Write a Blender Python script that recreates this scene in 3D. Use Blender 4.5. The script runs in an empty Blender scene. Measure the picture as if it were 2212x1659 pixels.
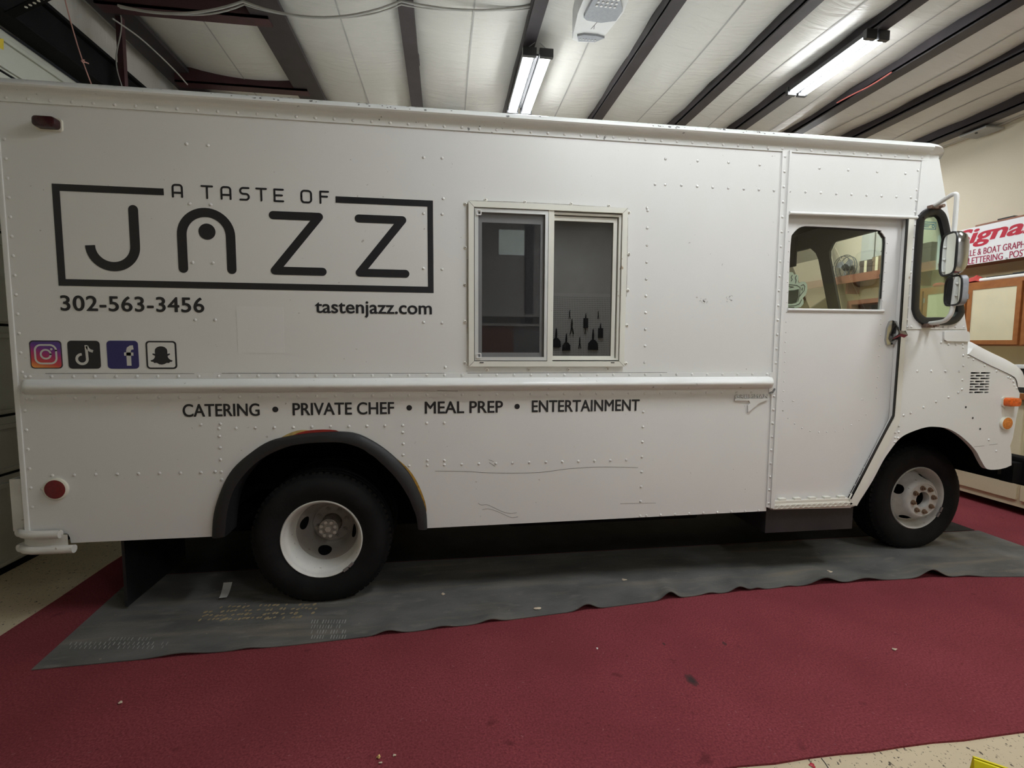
import bpy, bmesh, math, random
from mathutils import Vector, Matrix
random.seed(7)
SC = bpy.context.scene
COL = SC.collection
pi = math.pi
# ------------------------------------------------------------------ camera
CX, CY, F = 1106.0, 829.5, 1060.0
YAW, PIT, ROL = 0.137983, 0.081924, -0.005510
D, H = 2.78, 1.496
def _basis():
    f = Vector((math.sin(YAW)*math.cos(PIT), math.cos(YAW)*math.cos(PIT), -math.sin(PIT)))
    r = Vector((math.cos(YAW), -math.sin(YAW), 0)); d = f.cross(r)
    return r*math.cos(ROL)+d*math.sin(ROL), d*math.cos(ROL)-r*math.sin(ROL), f
RT, DN, FW = _basis()
CAMP = Vector((0, -D, H))
cam = bpy.data.cameras.new('camera'); camo = bpy.data.objects.new('camera', cam); COL.objects.link(camo)
cam.sensor_width = 36; cam.sensor_fit = 'HORIZONTAL'; cam.lens = F/2212*36
cam.clip_start = 0.05; cam.clip_end = 100
M3 = Matrix((RT, -DN, -FW)).transposed()
camo.matrix_world = Matrix.Translation(CAMP) @ M3.to_4x4()
SC.camera = camo
# ------------------------------------------------------------------ world, exposure
W = bpy.data.worlds.new('world'); SC.world = W; W.use_nodes = True
bgn = W.node_tree.nodes['Background']; bgn.inputs[0].default_value = (0.9, 0.95, 1, 1); bgn.inputs[1].default_value = 0.01
SC.view_settings.view_transform = 'Standard'; SC.view_settings.look = 'None'
SC.view_settings.exposure = 0.0; SC.view_settings.gamma = 1.0; SC.view_settings.use_curve_mapping = False
LAMP_STRENGTH = 86.0          # the light-giving strips of the hanging shop lights
# ------------------------------------------------------------------ measuring helpers (photo pixel -> point on a world plane)
def ray(px, py): return RT*((px-CX)/F) + DN*((py-CY)/F) + FW
def S(px, py, Y=0.0):
    v = ray(px, py); return CAMP + v*((Y+D)/v.y)
def G(px, py, z=0.0):
    v = ray(px, py); return CAMP + v*((z-H)/v.z)
def XP(px, py, X):
    v = ray(px, py); return CAMP + v*(X/v.x)
def xz(pts, Y=0.0): return [(lambda q: (q.x, q.z))(S(p[0], p[1], Y)) for p in pts]
# ------------------------------------------------------------------ materials
MATS = {}
def mat(name, col, rough=0.5, metal=0.0, var=0.0, vscale=6.0, bump=0.0, bscale=60.0, emit=0.0, spec=0.5, col2=None, coat=0.0):
    if name in MATS: return MATS[name]
    m = bpy.data.materials.new(name); m.use_nodes = True; nt = m.node_tree; b = nt.nodes['Principled BSDF']
    b.inputs['Base Color'].default_value = (*col, 1); b.inputs['Roughness'].default_value = rough
    b.inputs['Metallic'].default_value = metal; b.inputs['Specular IOR Level'].default_value = spec
    b.inputs['Coat Weight'].default_value = coat
    tc = nt.nodes.new('ShaderNodeTexCoord')
    if var > 0 or col2:
        n = nt.nodes.new('ShaderNodeTexNoise'); n.inputs['Scale'].default_value = vscale; n.inputs['Detail'].default_value = 6
        nt.links.new(tc.outputs['Object'], n.inputs['Vector'])
        r = nt.nodes.new('ShaderNodeValToRGB'); r.color_ramp.elements[0].position = 0.3; r.color_ramp.elements[1].position = 0.7
        c2 = col2 if col2 else tuple(min(1, c*(1+var)) for c in col)
        c1 = col if col2 else tuple(c*(1-var) for c in col)
        r.color_ramp.elements[0].color = (*c1, 1); r.color_ramp.elements[1].color = (*c2, 1)
        nt.links.new(n.outputs['Fac'], r.inputs[0]); nt.links.new(r.outputs[0], b.inputs['Base Color'])
    if bump > 0:
        n2 = nt.nodes.new('ShaderNodeTexNoise'); n2.inputs['Scale'].default_value = bscale; n2.inputs['Detail'].default_value = 4
        nt.links.new(tc.outputs['Object'], n2.inputs['Vector'])
        bp = nt.nodes.new('ShaderNodeBump'); bp.inputs['Strength'].default_value = bump; bp.inputs['Distance'].default_value = 0.02
        nt.links.new(n2.outputs['Fac'], bp.inputs['Height']); nt.links.new(bp.outputs[0], b.inputs['Normal'])
    if emit > 0:
        b.inputs['Emission Color'].default_value = (*col, 1); b.inputs['Emission Strength'].default_value = emit
    MATS[name] = m; return m
def glass(name, tint, refl, rough=0.0):
    if name in MATS: return MATS[name]
    m = bpy.data.materials.new(name); m.use_nodes = True; nt = m.node_tree; nt.nodes.clear()
    o = nt.nodes.new('ShaderNodeOutputMaterial'); t = nt.nodes.new('ShaderNodeBsdfTransparent'); g = nt.nodes.new('ShaderNodeBsdfGlossy')
    mx = nt.nodes.new('ShaderNodeMixShader'); fr = nt.nodes.new('ShaderNodeLayerWeight'); fr.inputs[0].default_value = 0.25
    mr = nt.nodes.new('ShaderNodeMapRange'); mr.inputs[3].default_value = refl; mr.inputs[4].default_value = min(1, refl+0.6)
    nt.links.new(fr.outputs['Fresnel'], mr.inputs[0])
    t.inputs[0].default_value = (*tint, 1); g.inputs['Roughness'].default_value = rough; g.inputs[0].default_value = (1, 1, 1, 1)
    nt.links.new(mr.outputs[0], mx.inputs[0]); nt.links.new(t.outputs[0], mx.inputs[1]); nt.links.new(g.outputs[0], mx.inputs[2])
    nt.links.new(mx.outputs[0], o.inputs[0]); MATS[name] = m; return m
def speckled(name, base, spots, scale, thr, rough, var=0.1, vscale=2.0, bump=0.0, bscale=40, spots2=None, thr2=0.0, scale2=1.0, spec=0.5, metal=0.0, stretch=(1, 1, 1)):
    """base colour with slow variation plus small worn spots"""
    m = bpy.data.materials.new(name); m.use_nodes = True; nt = m.node_tree; b = nt.nodes['Principled BSDF']
    L = nt.links.new; tc = nt.nodes.new('ShaderNodeTexCoord')
    b.inputs['Roughness'].default_value = rough; b.inputs['Specular IOR Level'].default_value = spec; b.inputs['Metallic'].default_value = metal
    n = nt.nodes.new('ShaderNodeTexNoise'); n.inputs['Scale'].default_value = vscale; n.inputs['Detail'].default_value = 8
    L(tc.outputs['Object'], n.inputs['Vector'])
    r = nt.nodes.new('ShaderNodeValToRGB'); r.color_ramp.elements[0].position = 0.3; r.color_ramp.elements[1].position = 0.7
    r.color_ramp.elements[0].color = (*[c*(1-var) for c in base], 1); r.color_ramp.elements[1].color = (*[min(1, c*(1+var)) for c in base], 1)
    L(n.outputs['Fac'], r.inputs[0]); last = r.outputs[0]
    def layer(last, colr, sc, th):
        mp = nt.nodes.new('ShaderNodeMapping'); mp.inputs['Scale'].default_value = stretch; L(tc.outputs['Object'], mp.inputs['Vector'])
        k = nt.nodes.new('ShaderNodeTexNoise'); k.inputs['Scale'].default_value = sc; k.inputs['Detail'].default_value = 3
        L(mp.outputs[0], k.inputs['Vector'])
        rr = nt.nodes.new('ShaderNodeValToRGB'); rr.color_ramp.elements[0].position = th; rr.color_ramp.elements[1].position = min(1, th+0.03)
        L(k.outputs['Fac'], rr.inputs[0])
        mx = nt.nodes.new('ShaderNodeMix'); mx.data_type = 'RGBA'; mx.inputs[7].default_value = (*colr, 1)
        L(rr.outputs[0], mx.inputs[0]); L(last, mx.inputs[6]); return mx.outputs[2]
    last = layer(last, spots, scale, thr)
    if spots2: last = layer(last, spots2, scale2, thr2)
    L(last, b.inputs['Base Color'])
    if bump > 0:
        n2 = nt.nodes.new('ShaderNodeTexNoise'); n2.inputs['Scale'].default_value = bscale; n2.inputs['Detail'].default_value = 5
        L(tc.outputs['Object'], n2.inputs['Vector']); bp = nt.nodes.new('ShaderNodeBump')
        bp.inputs['Strength'].default_value = bump; bp.inputs['Distance'].default_value = 0.02
        L(n2.outputs['Fac'], bp.inputs['Height']); L(bp.outputs[0], b.inputs['Normal'])
    MATS[name] = m; return m

WHITE = mat('white_van_paint', (0.73, 0.73, 0.715), 0.38, var=0.03, vscale=1.3, bump=0.012, bscale=3.0, spec=0.4)
SKIN = speckled('white_side_sheet', (0.73, 0.73, 0.715), (0.48, 0.46, 0.43), 38, 0.735, 0.36, var=0.025, vscale=1.1, bump=0.05, bscale=1.4, spec=0.4)
RAILW = speckled('white_rail_chipped', (0.77, 0.78, 0.765), (0.2, 0.2, 0.2), 26, 0.70, 0.32, var=0.03, vscale=3, spec=0.5)
CREAM = speckled('cream_white_metal', (0.74, 0.735, 0.67), (0.42, 0.34, 0.24), 22, 0.72, 0.4, var=0.04, vscale=4)
DOORW = mat('white_door_paint', (0.72, 0.71, 0.70), 0.36, var=0.03, vscale=1.7, bump=0.03, bscale=2.5, spec=0.4)
VINYL = mat('black_vinyl', (0.016, 0.016, 0.02), 0.35, var=0.1)
RUBBER = mat('black_rubber', (0.013, 0.013, 0.015), 0.55, var=0.25, vscale=9, bump=0.06, bscale=40)
TYRE = mat('tyre_rubber', (0.0075, 0.0075, 0.008), 0.75, var=0.4, vscale=9, bump=0.08, bscale=60, spec=0.25)
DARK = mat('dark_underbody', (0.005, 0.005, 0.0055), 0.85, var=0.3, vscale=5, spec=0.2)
CABGREY = mat('cab_grey_paint', (0.10, 0.097, 0.102), 0.6, var=0.1)
INSIDE = mat('dark_interior', (0.03, 0.03, 0.032), 0.7, var=0.1)
RIM = speckled('rim_white_paint', (0.66, 0.65, 0.61), (0.3, 0.25, 0.2), 45, 0.70, 0.5, var=0.12, vscale=6, bump=0.03)
RIMF = speckled('rim_grey_paint', (0.55, 0.54, 0.51), (0.26, 0.21, 0.17), 40, 0.68, 0.4, var=0.25, vscale=7, bump=0.03)
RIMD = speckled('rim_disc_shaded', (0.30, 0.275, 0.25), (0.2, 0.16, 0.13), 40, 0.70, 0.5, var=0.15, vscale=6)  # disc tone darkened for the shade deep inside the rear dish
HUBM = mat('hub_metal', (0.3, 0.28, 0.25), 0.5, 0.4, var=0.25, vscale=40)
RUST = mat('rusty_nut', (0.26, 0.17, 0.11), 0.55, 0.5, var=0.3, vscale=50)
CHROME = mat('chrome', (0.5, 0.495, 0.49), 0.16, 1.0, var=0.03)
GALV = mat('grey_metal', (0.36, 0.36, 0.36), 0.4, 0.7, var=0.1)
MIRR = mat('mirror_glass', (0.82, 0.85, 0.83), 0.02, 1.0, var=0.01)
REDL = mat('red_lens', (0.16, 0.008, 0.012), 0.15, var=0.15, vscale=60)
DREDL = mat('dark_red_lens', (0.035, 0.006, 0.008), 0.2, var=0.15, vscale=60)
AMBER = mat('amber_lens', (0.75, 0.13, 0.012), 0.15, var=0.25, vscale=70)
AMBER2 = mat('amber_reflector', (0.62, 0.2, 0.03), 0.25, var=0.3, vscale=120)
LENSW = mat('cream_plastic', (0.74, 0.72, 0.62), 0.4, var=0.04)
STEEL = mat('dark_purlin_steel', (0.030, 0.024, 0.027), 0.55, var=0.25, vscale=6)
BLACKST = mat('black_steel', (0.006, 0.006, 0.0065), 0.8, var=0.4, vscale=5, spec=0.12)
MAROON = mat('maroon_primer_steel', (0.05, 0.016, 0.02), 0.5, var=0.2)
WOOD = mat('oak_wood', (0.36, 0.135, 0.035), 0.45, vscale=14, col2=(0.27, 0.09, 0.022))
REDWOOD = mat('red_brown_wood', (0.31, 0.13, 0.07), 0.5, vscale=10, col2=(0.23, 0.09, 0.05))
CREAMP = mat('cream_laminate', (0.70, 0.63, 0.43), 0.5, var=0.03)
WALLP = mat('beige_wall_paint', (0.60, 0.53, 0.40), 0.7, var=0.03, vscale=2, bump=0.02)
WALLY = mat('yellow_cream_wall_paint', (0.70, 0.61, 0.37), 0.6, var=0.04, vscale=2)
BLK = mat('black_plastic', (0.015, 0.015, 0.016), 0.4, var=0.1)
WPL = mat('white_plastic', (0.75, 0.75, 0.74), 0.35, var=0.03)
GPL = mat('grey_plastic', (0.30, 0.31, 0.33), 0.35, var=0.08, vscale=60)
def insulation_mat():
    m = bpy.data.materials.new('white_vinyl_insulation'); m.use_nodes = True; nt = m.node_tree; b = nt.nodes['Principled BSDF']; L = nt.links.new
    b.inputs['Base Color'].default_value = (0.56, 0.545, 0.505, 1); b.inputs['Roughness'].default_value = 0.42; b.inputs['Specular IOR Level'].default_value = 0.5
    tc = nt.nodes.new('ShaderNodeTexCoord')
    def wr(sx, sy, sc, dist):
        mp = nt.nodes.new('ShaderNodeMapping'); mp.inputs['Scale'].default_value = (sx, sy, 1); L(tc.outputs['Object'], mp.inputs['Vector'])
        n = nt.nodes.new('ShaderNodeTexNoise'); n.inputs['Scale'].default_value = sc; n.inputs['Detail'].default_value = 3; n.inputs['Distortion'].default_value = dist
        L(mp.outputs[0], n.inputs['Vector']); return n.outputs['Fac']
    a = wr(1, 5, 2.2, 1.5); c = wr(1.3, 0.5, 1.6, 0.5)
    ad = nt.nodes.new('ShaderNodeMath'); ad.operation = 'ADD'; L(a, ad.inputs[0]); L(c, ad.inputs[1])
    bp = nt.nodes.new('ShaderNodeBump'); bp.inputs['Strength'].default_value = 0.22; bp.inputs['Distance'].default_value = 0.06
    L(ad.outputs[0], bp.inputs['Height']); L(bp.outputs[0], b.inputs['Normal'])
    MATS['ins'] = m; return m
INSUL = insulation_mat()
GLASS_D = glass('side_window_glass', (0.16, 0.16, 0.17), 0.14)
GLASS_C = glass('door_glass', (0.955, 0.985, 0.935), 0.025)
GLASS_G = glass('green_tinted_glass', (0.80, 0.91, 0.82), 0.025)
GLASS_W = glass('windshield_glass', (0.96, 0.98, 0.95), 0.015)
def screen_mat():
    m = bpy.data.materials.new('insect_screen'); m.use_nodes = True; nt = m.node_tree; nt.nodes.clear()
    o = nt.nodes.new('ShaderNodeOutputMaterial'); t = nt.nodes.new('ShaderNodeBsdfTransparent'); d = nt.nodes.new('ShaderNodeBsdfDiffuse')
    d.inputs[0].default_value = (0.06, 0.06, 0.065, 1); mx = nt.nodes.new('ShaderNodeMixShader'); mx.inputs[0].default_value = 0.2
    nt.links.new(t.outputs[0], mx.inputs[1]); nt.links.new(d.outputs[0], mx.inputs[2]); nt.links.new(mx.outputs[0], o.inputs[0]); return m
SCREEN = screen_mat()
LAMP = mat('lamp_diffuser', (0.93, 0.97, 1.0), 0.4, emit=LAMP_STRENGTH)
# ------------------------------------------------------------------ object helpers
def thing(name, label, cat, loc=(0, 0, 0), group=None, kind=None):
    o = bpy.data.objects.new(name, None); COL.objects.link(o); o.location = loc; o.empty_display_size = 0.1
    if label: o['label'] = label
    if cat: o['category'] = cat
    if group: o['group'] = group
    if kind: o['kind'] = kind
    return o
def rootloc(o):
    v = Vector(o.location)
    while o.parent: o = o.parent; v += Vector(o.location)
    return v
def mk(name, vf, m, parent=None, smooth=False, label=None, cat=None, group=None, kind=None, local=False):
    v, f = vf
    me = bpy.data.meshes.new(name)
    if parent and not local:
        off = rootloc(parent); v = [Vector(p)-off for p in v]; loc = None
    elif not parent and not local:
        xs = [p[0] for p in v]; ys = [p[1] for p in v]; zs = [p[2] for p in v]
        loc = Vector(((min(xs)+max(xs))/2, (min(ys)+max(ys))/2, min(zs))); v = [Vector(p)-loc for p in v]
    else: loc = None
    me.from_pydata([tuple(p) for p in v], [], f); me.validate(); me.update()
    if isinstance(m, (list, tuple)):
        for k in m: me.materials.append(k)
    else: me.materials.append(m)
    if smooth:
        for p in me.polygons: p.use_smooth = True
        try: me.set_sharp_from_angle(angle=math.radians(38))
        except Exception: pass
    o = bpy.data.objects.new(name, me); COL.objects.link(o)
    if parent: o.parent = parent
    if loc: o.location = loc
    if label: o['label'] = label
    if cat: o['category'] = cat
    if group: o['group'] = group
    if kind: o['kind'] = kind
    return o
def join(*vfs):
    V, Fc = [], []
    for v, f in vfs:
        n = len(V); V += [Vector(p) for p in v]; Fc += [[i+n for i in q] for q in f]
    return V, Fc
def bm_out(bm):
    bm.normal_update(); v = [x.co.copy() for x in bm.verts]
    bm.verts.index_update(); f = [[w.index for w in q.verts] for q in bm.faces]; bm.free(); return v, f
def box(x0, y0, z0, x1, y1, z1, bev=0.0):
    bm = bmesh.new(); bmesh.ops.create_cube(bm, size=1)
    for v in bm.verts:
        v.co = Vector(((x0+x1)/2+v.co.x*(x1-x0), (y0+y1)/2+v.co.y*(y1-y0), (z0+z1)/2+v.co.z*(z1-z0)))
    if bev: bmesh.ops.bevel(bm, geom=bm.edges[:]+bm.verts[:], offset=bev, segments=2, affect='EDGES', profile=0.6)
    return bm_out(bm)
def xf(vf, Mx): return [Mx @ Vector(p) for p in vf[0]], vf[1]
def obox(a, b, w, h, up=Vector((0, 0, 1))):
    """bar of section w x h from a to b"""
    a, b = Vector(a), Vector(b); d = (b-a); L = d.length; d.normalize()
    s = d.cross(up); s.normalize(); u = s.cross(d)
    v = []
    for t in (a, b):
        for i, j in ((-1, -1), (1, -1), (1, 1), (-1, 1)): v.append(t+s*(i*w/2)+u*(j*h/2))
    return v, [[0, 1, 2, 3], [7, 6, 5, 4], [0, 4, 5, 1], [1, 5, 6, 2], [2, 6, 7, 3], [3, 7, 4, 0]]
def tube(pts, r, n=8, closed=False):
    pts = [Vector(p) for p in pts]; V, Fc = [], []; N = len(pts)
    rs = r if isinstance(r, (list, tuple)) else [r]*N
    prev = None
    for i, p in enumerate(pts):
        a = pts[(i-1) % N] if (closed or i > 0) else p; b = pts[(i+1) % N] if (closed or i < N-1) else p
        t = (b-a).normalized()
        if prev is None:
            u = t.orthogonal().normalized()
        else: u = (prev - t*prev.dot(t)).normalized()
        prev = u; w = t.cross(u)
        for k in range(n):
            an = 2*pi*k/n; V.append(p+(u*math.cos(an)+w*math.sin(an))*rs[i])
    for i in range(N if closed else N-1):
        j = (i+1) % N
        for k in range(n):
            k2 = (k+1) % n; Fc.append([i*n+k, i*n+k2, j*n+k2, j*n+k])
    if not closed: Fc += [list(range(n))[::-1], [(N-1)*n+k for k in range(n)]]
    return V, Fc
def lathe(prof, n=48, closed=False, c=(0, 0, 0)):
    """revolve (radius, y) profile around the y axis"""
    V, Fc = [], []; c = Vector(c)
    for r, y in prof:
        for k in range(n):
            a = 2*pi*k/n; V.append(c+Vector((r*math.cos(a), y, r*math.sin(a))))
    P = len(prof)
    for i in range(P if closed else P-1):
        j = (i+1) % P
        for k in range(n):
            k2 = (k+1) % n; Fc.append([i*n+k, j*n+k, j*n+k2, i*n+k2])
    return V, Fc
def cyl(c, r, h, axis='Y', n=20, r2=None):
    c = Vector(c); r2 = r if r2 is None else r2; V, Fc = [], []
    for s, rr in ((-h/2, r), (h/2, r2)):
        for k in range(n):
            a = 2*pi*k/n; p, q = rr*math.cos(a), rr*math.sin(a)
            V.append(c + {'X': Vector((s, p, q)), 'Y': Vector((p, s, q)), 'Z': Vector((p, q, s))}[axis])
    Fc = [list(range(n)), [n+k for k in range(n)][::-1]]+[[k, n+k, n+(k+1) % n, (k+1) % n] for k in range(n)]
    return V, Fc
def extr(out, y0, y1, holes=(), plane='XZ'):
    """2D outline (with holes) made into a solid sheet between y0 and y1"""
    cu = bpy.data.curves.new('t', 'CURVE'); cu.dimensions = '2D'; cu.fill_mode = 'BOTH'; cu.extrude = abs(y1-y0)/2
    for pl in [out]+list(holes):
        sp = cu.splines.new('POLY'); sp.points.add(len(pl)-1); sp.use_cyclic_u = True
        for i, p in enumerate(pl): sp.points[i].co = (p[0], p[1], 0, 1)
    ob = bpy.data.objects.new('t', cu); me = bpy.data.meshes.new_from_object(ob)
    ym = (y0+y1)/2
    if plane == 'XZ': v = [Vector((q.co.x, ym-q.co.z, q.co.y)) for q in me.vertices]
    elif plane == 'YZ': v = [Vector((ym+q.co.z, q.co.x, q.co.y)) for q in me.vertices]
    else: v = [Vector((q.co.x, q.co.y, ym+q.co.z)) for q in me.vertices]
    f = [list(p.vertices) for p in me.polygons]
    bpy.data.objects.remove(ob); bpy.data.meshes.remove(me); bpy.data.curves.remove(cu)
    return v, f
def pix(pts, y0, y1, holes=(), Y=0.0): return extr(xz(pts, Y), y0, y1, [xz(h, Y) for h in holes])
def rrect(x0, z0, x1, z1, r, n=5):
    out = []
    for cx, cz, a0 in ((x1-r, z1-r, 0), (x0+r, z1-r, 90), (x0+r, z0+r, 180), (x1-r, z0+r, 270)):
        for k in range(n+1):
            a = math.radians(a0+90*k/n); out.append((cx+r*math.cos(a), cz+r*math.sin(a)))
    return out
def stroke(pts, w, y, flat0=False, flat1=False, n=10):
    """flat painted stroke in the XZ plane: mitred runs, round ends and corners, layers kept a hair apart"""
    P = [Vector((p[0], p[1])) for p in pts]
    P = [p for i, p in enumerate(P) if i == 0 or (p-P[i-1]).length > 1e-6]
    V, Fc, runs, cur = [], [], [], [P[0]]
    for i in range(1, len(P)):
        cur.append(P[i])
        if i < len(P)-1:
            a, b = (P[i]-P[i-1]).normalized(), (P[i+1]-P[i]).normalized()
            if a.dot(b) < 0.7: runs.append(cur); cur = [P[i]]
    runs.append(cur)
    for ri, r in enumerate(runs):
        yy = y-0.00012*(ri % 3); k = len(V); m = len(r)
        for i, p in enumerate(r):
            a = (p-r[i-1]).normalized() if i else (r[1]-p).normalized(); b = (r[i+1]-p).normalized() if i < m-1 else a
            nr = Vector((-(a+b).y, (a+b).x)).normalized(); c = max(0.5, nr.dot(Vector((-a.y, a.x)))); o = nr*(w/2/c)
            V += [Vector((p.x+o.x, yy, p.y+o.y)), Vector((p.x-o.x, yy, p.y-o.y))]
        for i in range(m-1): Fc.append([k+2*i, k+2*i+1, k+2*i+3, k+2*i+2])
        for end in (0, 1):
            first, last = (ri == 0 and end == 0), (ri == len(runs)-1 and end == 1)
            if (first and flat0) or (last and flat1): continue
            p = r[0] if end == 0 else r[-1]; k = len(V)
            if first or last:
                d = (r[0]-r[1]).normalized() if end == 0 else (r[-1]-r[-2]).normalized(); a0 = math.atan2(d.y, d.x)-pi/2
                for j in range(n+1): V.append(Vector((p.x+w/2*math.cos(a0+pi*j/n), yy, p.y+w/2*math.sin(a0+pi*j/n))))
                Fc.append([k+j for j in range(n+1)])
            elif end == 1:
                for j in range(2*n): V.append(Vector((p.x+w/2*math.cos(pi*j/n), y-0.0004, p.y+w/2*math.sin(pi*j/n))))
                Fc.append([k+j for j in range(2*n)])
    return V, Fc
def poly(pts, y): return [Vector((p[0], y, p[1])) for p in pts], [list(range(len(pts)))]
def disc(cx, cz, rx, rz, y, n=24): return poly([(cx+rx*math.cos(2*pi*k/n), cz+rz*math.sin(2*pi*k/n)) for k in range(n)], y)
def text(s, bold=0.0, shear=0.0, spacing=1.0):
    """letters as flat mesh in unit coordinates, returns list of (x, z) verts and faces normalised to its box"""
    cu = bpy.data.curves.new('t', 'FONT'); cu.body = s; cu.offset = bold; cu.shear = shear; cu.space_character = spacing; cu.resolution_u = 6
    cu.fill_mode = 'FRONT'
    ob = bpy.data.objects.new('t', cu); me = bpy.data.meshes.new_from_object(ob)
    v = [(q.co.x, q.co.y) for q in me.vertices]; f = [list(p.vertices) for p in me.polygons]
    bpy.data.objects.remove(ob); bpy.data.meshes.remove(me); bpy.data.curves.remove(cu)
    xs = [p[0] for p in v]; zs = [p[1] for p in v]; x0, x1, z0, z1 = min(xs), max(xs), min(zs), max(zs)
    return [((p[0]-x0)/(x1-x0), (p[1]-z0)/(z1-z0)) for p in v], f
def text_at(s, x0, z0, x1, z1, y, bold=0.0, shear=0.0, spacing=1.0, depth=0.0):
    """letters filling a box; bold thickens the strokes with layered shifted copies"""
    v, f = text(s, 0.0, shear, spacing); b = bold*(z1-z0); out = []
    offs = [(0, 0)] if not bold else [(-b, 0), (b, 0), (0, -b*0.7), (0, b*0.7), (-b*0.7, b*0.5), (b*0.7, b*0.5), (b*0.7, -b*0.5), (-b*0.7, -b*0.5)]
    for q, (ox, oz) in enumerate(offs):
        V = [Vector((x0+b+(x1-x0-2*b)*a+ox, y-0.00010*q, z0+b*0.7+(z1-z0-1.4*b)*c+oz)) for a, c in v]; f2 = list(f)
        if depth:
            n = len(V); V = V+[p+Vector((0, depth, 0)) for p in V]; ed = {}
            for t in f:
                for a, c in zip(t, t[1:]+t[:1]): ed[(a, c)] = 1
            for (a, c) in ed:
                if (c, a) not in ed: f2.append([a, a+n, c+n, c])
        out.append((V, f2))
    return join(*out)
def rivets(pts, r, y, h=None, n=9):
    h = h or r*0.55; V, Fc = [], []
    rings = ((1, 0), (0.86, 0.5), (0.5, 0.87))
    for (x, z) in pts:
        k = len(V)
        for rr, d in rings:
            for i in range(n):
                a = 2*pi*i/n; V.append(Vector((x+r*rr*math.cos(a), y-h*d, z+r*rr*math.sin(a))))
        V.append(Vector((x, y-h, z)))
        for i in range(n):
            j = (i+1) % n
            for q in (0, 1): Fc.append([k+q*n+i, k+q*n+j, k+(q+1)*n+j, k+(q+1)*n+i])
            Fc.append([k+2*n+i, k+2*n+j, k+3*n])
    return V, Fc
def line(a, b, n, Y=0.0):
    A, B = S(a[0], a[1], Y), S(b[0], b[1], Y)
    return [((A.x+(B.x-A.x)*i/(n-1)), (A.z+(B.z-A.z)*i/(n-1))) for i in range(n)]
def pts(*ps, Y=0.0): return xz(ps, Y)
def inst(o, name, parent=None, loc=None):
    c = o.copy(); c.name = name; COL.objects.link(c)
    if parent: c.parent = parent
    if loc is not None: c.location = loc
    return c
def smoothline(p, k=4):
    out = []; n = len(p)
    for i in range(n-1):
        a, b, c, d = p[max(i-1, 0)], p[i], p[i+1], p[min(i+2, n-1)]
        for j in range(k):
            t = j/k; out.append(tuple(0.5*((2*b[q])+(-a[q]+c[q])*t+(2*a[q]-5*b[q]+4*c[q]-d[q])*t*t+(-a[q]+3*b[q]-3*c[q]+d[q])*t**3) for q in range(len(b))))
    out.append(tuple(p[-1])); return out

# ================================================================== ROOM
XL, XR, YN, YF = -2.83, 5.64, -6.0, 5.2
def ceil_z(x): return 3.70+0.054*(XR-x)
FLOORM = speckled('tan_epoxy_concrete', (0.60, 0.50, 0.345), (0.06, 0.042, 0.03), 48, 0.655, 0.35, var=0.1, vscale=1.5,
                  spots2=(0.16, 0.12, 0.08), thr2=0.645, scale2=95, stretch=(1.2, 0.9, 1))
mk('floor', box(XL-0.2, YN-0.1, -0.1, XR+0.1, YF+0.1, 0.0), FLOORM, kind='structure')
wr = thing('wall_right', None, None, (XR, 0, 0), kind='structure')
mk('wall_panel', box(XR, YN, 2.40, XR+0.1, YF, 3.75), WALLP, wr, label='upper beige painted wall')
mk('wall_panel', box(XR, YN, 0, XR+0.1, YF, 2.40), WALLY, wr, label='lower cream painted wall')
wl = thing('wall_left', None, None, (XL, 0, 0), kind='structure')
def quilt(y0, y1, z0, z1, x, seams, name, parent):
    V, Fc = [], []; ny, nz = 60, 24
    for j in range(nz+1):
        for i in range(ny+1):
            y = y0+(y1-y0)*i/ny; z = z0+(z1-z0)*j/nz
            V.append(Vector((x+0.015*math.sin(y*5.1)+0.01*math.sin(y*13+z*3), y, z)))
    for j in range(nz):
        for i in range(ny): a = j*(ny+1)+i; Fc.append([a, a+1, a+ny+2, a+ny+1])
    return mk(name, (V, Fc), INSUL, parent, smooth=True)
quilt(YN, YF, 3.55, 4.45, XL-0.03, 0, 'insulation_panel', wl)
mk('wall_panel', join(box(XL-0.1, YN, 0, XL, -1.6, 3.75), box(XL-0.1, 4.6, 0, XL, YF, 3.75)), WALLP, wl)
mk('wall_far', box(XL-0.1, YF, 0, XR, YF+0.1, 4.3), WALLP, kind='structure')
mk('wall_near', box(XL-0.1, YN-0.1, 0, XR, YN, 4.3), mat('pale_grey_wall', (0.66, 0.65, 0.63), 0.7, var=0.04), kind='structure')
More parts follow.
